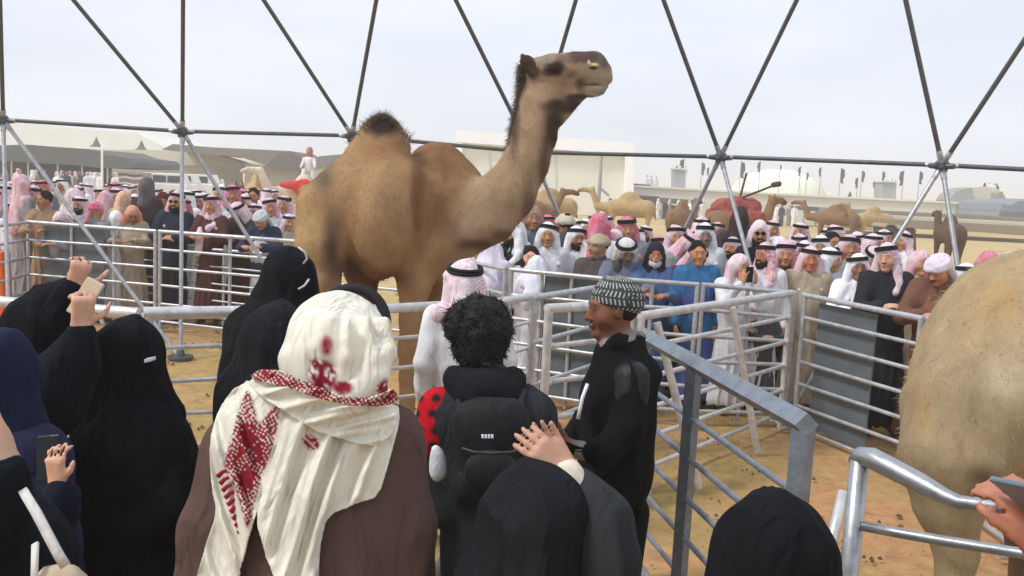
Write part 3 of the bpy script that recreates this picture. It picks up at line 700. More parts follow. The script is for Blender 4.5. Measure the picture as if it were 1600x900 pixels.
for k, mt in enumerate((INNER, WHITE, plain('rug_red', 140, 96, 90), WHITE)): solidpx('stripe', mt, t, [(184, 272+k*4.6), (196, 271+k*4.6), (208, 274+k*4.6), (222, 273+k*4.6), (222, 274.4+k*4.6), (208, 275.4+k*4.6), (196, 272.4+k*4.6), (184, 273.4+k*4.6)], 57.95, .04)
# brown booths in the middle ground on the right
for xa, xb, ya, lab, dd in ((1383, 1402, 352, 'dark brown cloth booth left of the thick strut', 36), (1408, 1431, 356, 'dark brown cloth booth right of the thick strut', 36)):
    tt = bgthing('cloth_booth', lab, 'booth', xa, dd); pi = parent_inv(tt)
    solidpx('cover', plain('brown_cover', 84, 70, 68), tt, [(xa, ya+6), (xa+5, ya), (xb-4, ya+1), (xb, ya+8), (xb+1, ypx(xb, dd, .02)), (xa-1, ypx(xa, dd, .02))], dd, 1.2)
    solidpx('roof', plain('pale_top', 150, 140, 122), tt, [(xa-1, ya+2), (xa+5, ya-3), (xb-4, ya-2), (xb+2, ya+4), (xb+1, ya+6), (xb-4, ya), (xa+5, ya-.5), (xa, ya+4)], dd-.1, 1.4)

# vehicles
def suv(px, D, label, yaw, mat, group='white vehicles parked by the beige tent'):
    g = gz(px, D); t = thing('parked_car', label, 'car', tuple(g), yaw, group)
    m = MB(); m.prism([(-2.35, -.9, .35), (2.3, -.9, .35), (2.38, -.9, .75), (2.25, -.9, 1.05), (1.3, -.9, 1.15), (-2.3, -.9, 1.15), (-2.4, -.9, .7)], (0, 1.8, 0)); m.build('body', mat, t, bevel=.08)
    m = MB(); m.prism([(-2.25, -.8, 1.15), (1.25, -.8, 1.15), (.55, -.74, 1.82), (-1.95, -.74, 1.85)], (0, 1.55, 0)); m.build('cabin', mat, t, bevel=.06)
    gl = plain('car_glass', 60, 68, 76, .2)
    for sy in (-.83, .76):
        for xa, xb in ((-1.9, -1.0), (-.9, -.05), (.05, .95)):
            MB().prism([(xa, sy, 1.22), (xb, sy, 1.22), (xb-(.25 if xb > .5 else 0), sy, 1.68), (xa, sy, 1.68)], (0, .05, 0)).build('window', gl, t)
    for x in (-1.45, 1.5):
        for y in (-.92, .72):
            wv = MB().tube((x, y, .37), (x, y+.22, .37), .37, k=14).build('wheel', plain('tyre', 36, 36, 38), t)
            MB().tube((x, y-.01, .37), (x, y+.23, .37), .2, k=10).build('rim', GREYB, wv)
    for y in (-.65, .65): MB().box((2.36, y, .85), (.06, .3, .16)).build('headlight', plain('lamp_glass', 240, 240, 235, .2), t)
    return t
CARW = plain('white_paint', 240, 240, 238, .3, .02, 1)
for a in ((242, 62, 'white off-road car parked nearest the dark strut at left', 3.3, CARW), (262, 66, 'white off-road car just right of the dark vertical strut', 3.2, CARW), (296, 70, 'white car parked furthest right before the beige tent', 3.0, CARW), (1018, 84, 'dark car parked at the left end of the long wall', .2, plain('dark_paint', 60, 62, 70, .3))):
    suv(*a)
# ------------------------------------------------------------------ people: shared anatomy
SK = srgb(186, 136, 104); SKD = srgb(136, 88, 66); SKL = srgb(206, 160, 136); SHOE = srgb(48, 40, 36); HAIRC = srgb(34, 28, 26)
def v3(p): return np.array(p, np.float32)
def head_prims(sk=SK, k=.02):
    return [ell((0, .012, .03), (.076, .095, .098), k, sk), cone((0, -.03, -.005), (0, -.046, -.085), .06, .038, .04, sk), ell((0, -.07, -.1), (.024, .02, .018), .02, sk),
            cone((0, -.088, .018), (0, -.112, -.028), .008, .014, .012, sk), ell((.013, -.1, -.032), .009, .008, sk), ell((-.013, -.1, -.032), .009, .008, sk),
            cone((-.034, -.082, .034), (.034, -.082, .034), .013, None, .02, sk), ell((.046, -.05, -.03), .026, .04, sk), ell((-.046, -.05, -.03), .026, .04, sk),
            ell((.031, -.102, .012), (.015, .014, .009), .01, sk, None, -1), ell((-.031, -.102, .012), (.015, .014, .009), .01, sk, None, -1),
            ell((.031, -.083, .012), .0115, .004, sk), ell((-.031, -.083, .012), .0115, .004, sk),
            ell((.08, .008, 0), (.010, .019, .03), .008, sk), ell((-.08, .008, 0), (.010, .019, .03), .008, sk),
            cone((-.018, -.096, -.056), (.018, -.096, -.056), .0075, None, .01, sk), cone((-.015, -.093, -.068), (.015, -.093, -.068), .008, None, .008, sk),
            cone((0, .02, -.05), (0, .035, -.2), .054, .06, .04, sk)]
def face_paint(beard=0, hair=HAIRC, sk=SK):
    dk = tuple(c*.35 for c in sk)
    P_ = [((s*.031, -.094, .012), (.0125, .014, .005), (.05, .035, .03), .6) for s in (-1, 1)]
    P_ += [((s*.031, -.094, .004), (.018, .02, .014), tuple(c*.8 for c in sk), 2.0) for s in (-1, 1)]
    P_ += [((s*.031, -.092, .034), (.02, .02, .006), dk, .7) for s in (-1, 1)] + [((0, -.1, -.061), (.017, .02, .005), tuple(c*q for c, q in zip(sk, (.62, .48, .48))), .8)]
    if beard >= 1: P_ += [((0, -.105, -.044), (.03, .02, .008), hair, .5)]
    if beard >= 2: P_ += [((0, -.075, -.1), (.045, .05, .03), hair, .5)] + [((s*.052, -.04, -.075), (.022, .045, .045), hair, .5) for s in (-1, 1)]
    return P_
def xf(M, prims, paint=(), s=1.0):
    Rm = np.array(M.to_3x3(), np.float32); sc3 = float(np.cbrt(abs(np.linalg.det(Rm)))); Rn = Rm/sc3; t = np.array(M.translation, np.float32); o = []
    for p in prims:
        q = dict(p); q['a'] = Rm@p['a']+t
        if p['t'] == 'c': q['b'] = Rm@p['b']+t; q['ra'] = p['ra']*sc3; q['rb'] = p['rb']*sc3
        elif p['t'] == 'e': q['r'] = p['r']*sc3; q['Rm'] = Rn if p['Rm'] is None else Rn@p['Rm']
        else: q['Rr'] = p['Rr']*sc3; q['r'] = p['r']*sc3; q['Rm'] = Rn if p['Rm'] is None else Rn@p['Rm']
        q['k'] = p['k']*sc3; o.append(q)
    pp = []
    for c, r, cc, so_ in paint:
        r = np.array(r if hasattr(r, '__len__') else (r,)*3)*sc3
        # rotate radii roughly: use the rotated bounding extents
        rr = np.abs(Rn)@r; pp.append((Rm@v3(c)+t, rr, cc, so_))
    return o, pp
def hand(wr, d, n, side=1, size=1.0, curl=.35, sk=SK, spread=.02, thumb=.5, curls=None):
    wr = Vector(wr); d = Vector(d).normalized(); n = Vector(n); n = (n-d*n.dot(d)).normalized(); s = n.cross(d)*side
    z = size; o = []
    kn = wr+d*.088*z
    for u in (-.026, -.009, .009, .026): o.append(cone(wr+d*.012*z+s*u*.8*z, kn+s*u*z, .0155*z, .0125*z, .014*z, sk))
    for i, (L, u) in enumerate(((.068, .030), (.078, .010), (.072, -.010), (.056, -.029))):
        p = kn+s*u*z; ang = 0; c = curl if curls is None else curls[i]
        for j, f in enumerate((.45, .32, .25)):
            ang += c*(1.0 if j else .8); dd = (d*math.cos(ang)+n*math.sin(ang)+s*(u*spread/.02*2.2)).normalized(); q = p+dd*L*f*z
            o.append(cone(p, q, (.0092-.0008*j)*z, (.0086-.0010*j)*z, .004*z, sk)); p = q
    p = wr+d*.022*z+s*.026*z
    for j, (L, a) in enumerate(((.04, thumb), (.032, thumb*.7), (.024, thumb*.5))):
        dd = (d*math.cos(a*1.3)+s*math.sin(a*1.3)+n*.35*(j+.6)*.6).normalized(); q = p+dd*L*z; o.append(cone(p, q, (.0125-.0012*j)*z, (.0112-.0012*j)*z, .008*z, sk)); p = q
    return o
POSES = {'stand': ((.235, .03, 1.13), (.245, -.06, .88)), 'rail': ((.27, -.12, 1.16), (.13, -.36, 1.21)), 'clasp': ((.25, -.14, 1.14), (.065, -.37, 1.2)),
         'phone': ((.2, -.17, 1.2), (.07, -.31, 1.46)), 'fold': ((.25, -.06, 1.15), (.05, -.2, 1.14)), 'lean': ((.3, -.16, 1.2), (.2, -.42, 1.2))}
def sleeves(pose, sg, ra=.068, rb=.05, cut=.9, grow=0):
    e, wr = POSES[pose]; S_ = v3((sg*.165, 0, 1.40)); E = v3((sg*e[0], e[1], e[2])); W_ = v3((sg*wr[0], wr[1], wr[2]))
    return [cone(S_, E, ra+.008+grow, ra-.008+grow, .05), cone(E, E+(W_-E)*cut, ra-.012+grow, rb+grow, .03)]
def body_mesh(pose, yaw, pitch, beard, sk, fine=.0085):
    key = ('body', pose, yaw, pitch, beard, sk)
    if key in MC: return MC[key]
    M = Matrix.Translation((0, .02, 1.45)) @ Matrix.Rotation(R(yaw), 4, 'Z') @ Matrix.Rotation(R(pitch), 4, 'X') @ Matrix.Translation((0, -.03, .15))
    hp, pt = xf(M, head_prims(sk), face_paint(beard, sk=sk)); b = []
    und = (.5, .48, .45)
    for sg in (-1, 1):
        b += [cone((sg*.085, 0, .9), (sg*.1, 0, .5), .08, .055, .03, und), cone((sg*.1, 0, .5), (sg*.1, .01, .1), .052, .036, .03, und), cone((sg*.1, .03, .05), (sg*.115, -.14, .035), .04, .034, .02, SHOE)]
        e, wr = POSES[pose]; Sx = v3((sg*.165, 0, 1.39)); E = v3((sg*e[0], e[1], e[2])); W_ = v3((sg*wr[0], wr[1], wr[2]))
        b += [cone(Sx, E, .05, .036, .03, und), cone(E, W_, .036, .024, .02, sk)]
        dr = (W_-E)/np.linalg.norm(W_-E)
        if pose in ('clasp', 'fold'): dr = dr*.6+v3((-sg*.8, -.1, .1))
        if pose in ('rail', 'lean'): dr = dr*.8+v3((-sg*.3, -.1, -.1))
        if pose == 'phone': dr = v3((-sg*.1, -.1, 1))
        n_ = (0, .3, -1) if pose in ('rail', 'lean', 'clasp') else ((0, .3, -.4) if pose == 'fold' else ((-sg*.8, .5, 0) if pose == 'phone' else (-sg, 0, 0)))
        b += hand(W_, dr, n_, sg, 1.05, .45, sk)
    b += [cone((-.07, .01, 1.0), (-.08, .01, 1.33), .08, .08, .06, und), cone((.07, .01, 1.0), (.08, .01, 1.33), .08, .08, .06, und)]
    fr = ([(-.14, .14, fine+.001)], [(-.16, .12, fine+.001)], [(1.44, 1.8, fine)])
    MC[key] = (solid(b+hp, .013, fr, pt, base=und, name='person_body'), M); return MC[key]
def fold_disp(amp, n=11, seed=0, cz=1.3):
    def f(W):
        th = np.arctan2(W[:, 1], W[:, 0]); a = amp*np.clip((cz-W[:, 2])/.9, .25, 1.0)
        rg = (1-np.abs(np.sin(th*n*.5+3.0*vnoise(W, 2.4, seed))))**2
        return a*(1.5*rg-.5)+amp*.35*vnoise(W, 14, seed+1)
    return f
def robe_mesh(pose):
    key = ('robe', pose)
    if key in MC: return MC[key]
    p = [cone((0, 0, 1.08), (0, .01, .14), .155, .225, .1, S=(1, .72, 1)), cone((-.08, .0, 1.28), (.08, .0, 1.28), .135, None, .1, S=(1, .85, 1)), cone((-.15, .005, 1.40), (.15, .005, 1.40), .062, None, .06),
         ell((0, -.03, 1.12), (.16, .13, .18), .1), cone((0, .01, 1.4), (0, .02, 1.48), .075, .062, .04)]
    for sg in (-1, 1): p += sleeves(pose, sg)
    p.append(ell((0, 0, -.26), (.5, .5, .35), .02, op=-1))
    MC[key] = solid(p, .014, name='robe', disp=fold_disp(.017, 10, hash(pose) % 50 if False else len(pose))); return MC[key]
def jacket_mesh(pose):
    key = ('jacket', pose)
    if key in MC: return MC[key]
    p = [cone((0, .0, 1.1), (0, .0, .86), .168, .185, .08, S=(1, .78, 1)), cone((-.085, .0, 1.28), (.085, .0, 1.28), .146, None, .1, S=(1, .85, 1)), cone((-.155, .005, 1.395), (.155, .005, 1.395), .072, None, .06), cone((0, .02, 1.42), (0, .03, 1.49), .085, .075, .03)]
    for sg in (-1, 1): p += sleeves(pose, sg, .074, .058, .88, .006)
    p.append(cone((0, -.19, 1.48), (0, -.24, .8), .024, .05, .02, op=-1))
    MC[key] = solid(p, .014, name='jacket', disp=fold_disp(.013, 7, 3)); return MC[key]
# ---- headwear in the head's own frame (face toward -Y)
def wear(kind):
    key = ('wear', kind)
    if key in MC: return MC[key]
    face = ell((0, -.115, -.04), (.062, .085, .098), .012, op=-1)
    dome = [ell((0, .012, .035), (.094, .112, .112), .03)]
    p = []
    if kind == 'drape':
        p = dome+[cone((.075, .02, .0), (.118, .01, -.21), .042, .05, .05), cone((-.075, .02, .0), (-.118, .01, -.21), .042, .05, .05), cone((0, .08, -.02), (0, .12, -.3), .065, .095, .06),
                  cone((.118, .01, -.21), (.12, -.08, -.3), .042, .03, .04), cone((-.118, .01, -.21), (-.1, -.09, -.32), .042, .03, .04), face]
    elif kind == 'thrown':
        p = dome+[cone((.075, .02, .0), (.10, .0, -.16), .04, .045, .05), cone((-.075, .02, .0), (-.118, .02, -.2), .042, .05, .05), cone((0, .08, -.02), (0, .12, -.28), .065, .09, .06),
                  cone((.10, 0, -.16), (-.02, -.08, -.19), .04, .038, .04), cone((-.02, -.08, -.19), (-.15, -.02, -.13), .036, .035, .04), cone((-.05, -.02, .13), (.09, .03, .05), .025, .03, .03), face]
    elif kind == 'long':
        p = dome+[cone((.07, .03, .0), (.13, .04, -.25), .045, .06, .06), cone((-.07, .03, .0), (-.13, .04, -.25), .045, .06, .06), cone((0, .08, -.02), (0, .14, -.5), .07, .13, .07, S=(1, .6, 1)),
                  cone((-.13, .04, -.2), (-.1, -.09, -.42), .05, .04, .05), face]
    elif kind == 'wrap':
        p = [ell((0, .015, .06), (.092, .108, .085), .02), torus((0, .012, .045), .082, .026, .012, sx=1, sy=1.18), torus((0, .012, .075), .074, .026, .012, sx=1, sy=1.15, Rm=Matrix.Rotation(R(14), 3, 'X')),
             torus((0, .014, .06), .08, .024, .01, sx=1, sy=1.15, Rm=Matrix.Rotation(R(-16), 3, 'Y')), cone((.04, .08, .02), (.07, .13, -.16), .03, .035, .03), ell((0, -.12, -.04), (.07, .09, .075), .012, op=-1)]
    elif kind == 'hood':
        p = [ell((0, .02, .035), (.1, .12, .118), .03), cone((0, .06, -.02), (0, .07, -.2), .085, .11, .06), cone((.07, .0, -.04), (.08, .0, -.18), .045, .06, .05), cone((-.07, .0, -.04), (-.08, .0, -.18), .045, .06, .05), face]
    elif kind == 'hair':
        p = [ell((0, .024, .045), (.087, .1, .1), .02), ell((0, -.11, -.03), (.08, .07, .085), .02, op=-1), ell((0, .02, -.12), (.12, .13, .1), .02, op=-1)]
    elif kind == 'cap':
        p = [ell((0, .01, .062), (.088, .106, .078), .02), cone((-.06, .0, .04), (.06, .0, .04), .05, None, .04, S=(1, 2.0, .7)), ell((0, 0, -.06), (.13, .15, .085), .01, op=-1)]
    elif kind == 'beard':
        p = [ell((0, -.062, -.098), (.048, .046, .042), .02), cone((.058, -.03, -.04), (.045, -.05, -.09), .02, .026, .02), cone((-.058, -.03, -.04), (-.045, -.05, -.09), .02, .026, .02), cone((-.026, -.1, -.046), (.026, -.1, -.046), .010, None, .01), ell((0, -.11, -.066), (.02, .022, .007), .005, op=-1)]
    elif kind == 'shawl':
        p = [cone((-.14, .03, -.17), (.14, .03, -.17), .06, None, .05, S=(1, 1.2, 1)), cone((-.15, .02, -.2), (-.1, -.15, -.42), .05, .05, .05), cone((.15, .02, -.2), (.02, -.14, -.3), .05, .045, .05), cone((-.1, -.15, -.42), (-.1, -.17, -.62), .05, .045, .05, S=(1.2, .6, 1)), cone((0, .0, -.15), (0, .04, -.17), .085, None, .04)]
    MC[key] = solid(p, .0105, name=kind, disp=lambda W: .005*vnoise(W, 26, len(kind))+.004*np.sin(np.arctan2(W[:, 1], W[:, 0])*9+W[:, 2]*14)*(W[:, 2] < .03)); return MC[key]
def agal_mesh():
    if 'agal' not in MC:
        m = MB()
        for dz, rr in ((0, .0), (.019, -.004)):
            pts = [((.097+rr)*math.cos(a*math.pi/14), .012+(.113+rr)*math.sin(a*math.pi/14), .078+dz+.012*math.sin(a*math.pi/14+math.pi)) for a in range(28)]
            m.path(pts+[pts[0]], .0115, 7)
        MC['agal'] = pyd(m.V, m.F, True)
    return MC['agal']
def glasses_mesh():
    if 'glasses' not in MC:
        m = MB()
        for s in (-1, 1):
            m.prism([(s*.034+.026*math.cos(a*.785), -.108-.0, .010+.019*math.sin(a*.785)) for a in range(8)], (0, .012, 0)); m.tube((s*.058, -.1, .015), (s*.082, .0, .012), .003, k=5)
        m.tube((-.01, -.108, .014), (.01, -.108, .014), .003, k=5); MC['glasses'] = pyd(m.V, m.F)
    return MC['glasses']
AGAL = plain('black_cord', 22, 20, 22, .7)
GL = plain('dark_lens', 14, 12, 14, .15)
G_PINK = ghutra(.62, (190, 70, 100)); G_PALE = ghutra(.36, (196, 88, 118), (236, 226, 232)); G_HOT = ghutra(.78, (196, 66, 98), (226, 170, 186)); G_COR = ghutra(.62, (204, 74, 76)); G_W = cloth(238, 238, 240)
G_LAV = cloth(218, 212, 228); G_DARK = cloth(44, 44, 50); G_HAIR = cloth(40, 32, 28); G_CAP = cloth(176, 162, 138); G_GREY = cloth(196, 200, 204); G_MAROON = cloth(92, 30, 44)
def inst(name, me, mat, parent, mw=None):
    o = bpy.data.objects.new(name, me); col.objects.link(o); o.parent = parent
    if not me.materials: me.materials.append(mat)
    o.material_slots[0].link = 'OBJECT'; o.material_slots[0].material = mat
    if mw is not None: o.matrix_basis = mw
    return o
NCOUNT = []
def person(px, ytop, D, label, pose='stand', face=0, yaw=0, pitch=0, head='drape', hm=None, agal=True, robe=None, jacket=None, beard=1, sk=SK, glasses=False, shawl=None, ti=0, item=None, bare=False):
    p = P(px, ytop, D); s = p.z/1.745; NCOUNT.append((px, round(s, 2)))
    ws = max(s, .86) if s > .7 else s; q0 = random.Random(px*7+ytop)
    if s > 1.04: ws = 1.02
    t = thing('person', label, 'person', (p.x, p.y, 0), R(face), 'crowd watching from behind the fence' if False else None)
    ws *= q0.uniform(.93, 1.07); t.scale = (ws, ws, s); t.rotation_euler.y = R(ti+q0.uniform(-3, 3))
    bm, M = body_mesh(pose, yaw, pitch, beard, sk)
    inst('body', bm, skin(), t); inst('robe', robe_mesh(pose), robe or cloth(200, 198, 200), t)
    if jacket: inst('jacket', jacket_mesh(pose), jacket, t)
    if head: inst({'hair': 'hair', 'cap': 'cap', 'wrap': 'turban', 'hood': 'hood'}.get(head, 'headscarf'), wear(head), hm or G_PINK, t, M)
    if head == 'cap': inst('hair', wear('hair'), G_HAIR, t, M @ Matrix.Scale(.97, 4))
    if agal and head in ('drape', 'thrown', 'long'): inst('headband', agal_mesh(), AGAL, t, M @ Matrix.Rotation(R(random.uniform(-9, 9)), 4, 'Y') @ Matrix.Rotation(R(random.uniform(-4, 8)), 4, 'X'))
    if beard >= 2: inst('beard', wear('beard'), G_HAIR if beard == 2 else cloth(206, 200, 196), t, M)
    if shawl: inst('shawl', wear('shawl'), shawl, t, Matrix.Translation((0, .0, 1.6)))
    if glasses: inst('sunglasses', glasses_mesh(), GL, t, M)
    if item == 'phone' or item == 'camera':
        a = thing('phone', f'dark phone held up by the {label}'[:10] and ('small dark phone held up by the person in the pink scarf behind the fence'), 'phone', (0, 0, 0))
        W_ = Matrix.Translation((p.x, p.y, 0)) @ Matrix.Rotation(R(face), 4, 'Z'); c = W_ @ Vector((0, -.34*ws, 1.55*s)); a.location = c; a.rotation_euler = (0, 0, R(face))
        m = MB(); m.box((0, 0, 0), (.075, .009, .15)); m.build('body', plain('phone_black', 20, 20, 24, .3), a, bevel=.004); MB().box((0, .006, 0), (.066, .002, .135)).build('screen', plain('phone_screen', 60, 70, 80, .15), a); MB().box((.02, -.006, .05), (.02, .004, .03)).build('lens', plain('phone_lens', 10, 10, 12, .1), a)
    return t
W_ = cloth(226, 226, 230); GR = cloth(150, 152, 156); NAVY = cloth(44, 50, 66); BRN = cloth(90, 58, 52); BEI = cloth(178, 164, 142); DGR = cloth(84, 80, 82); BLUE = cloth(58, 112, 158); BLU2 = cloth(84, 108, 150); SLA = cloth(116, 122, 140); CHAR = cloth(44, 46, 50); MAR = cloth(86, 50, 52); KHA = cloth(150, 142, 124); DBR = cloth(66, 54, 52)
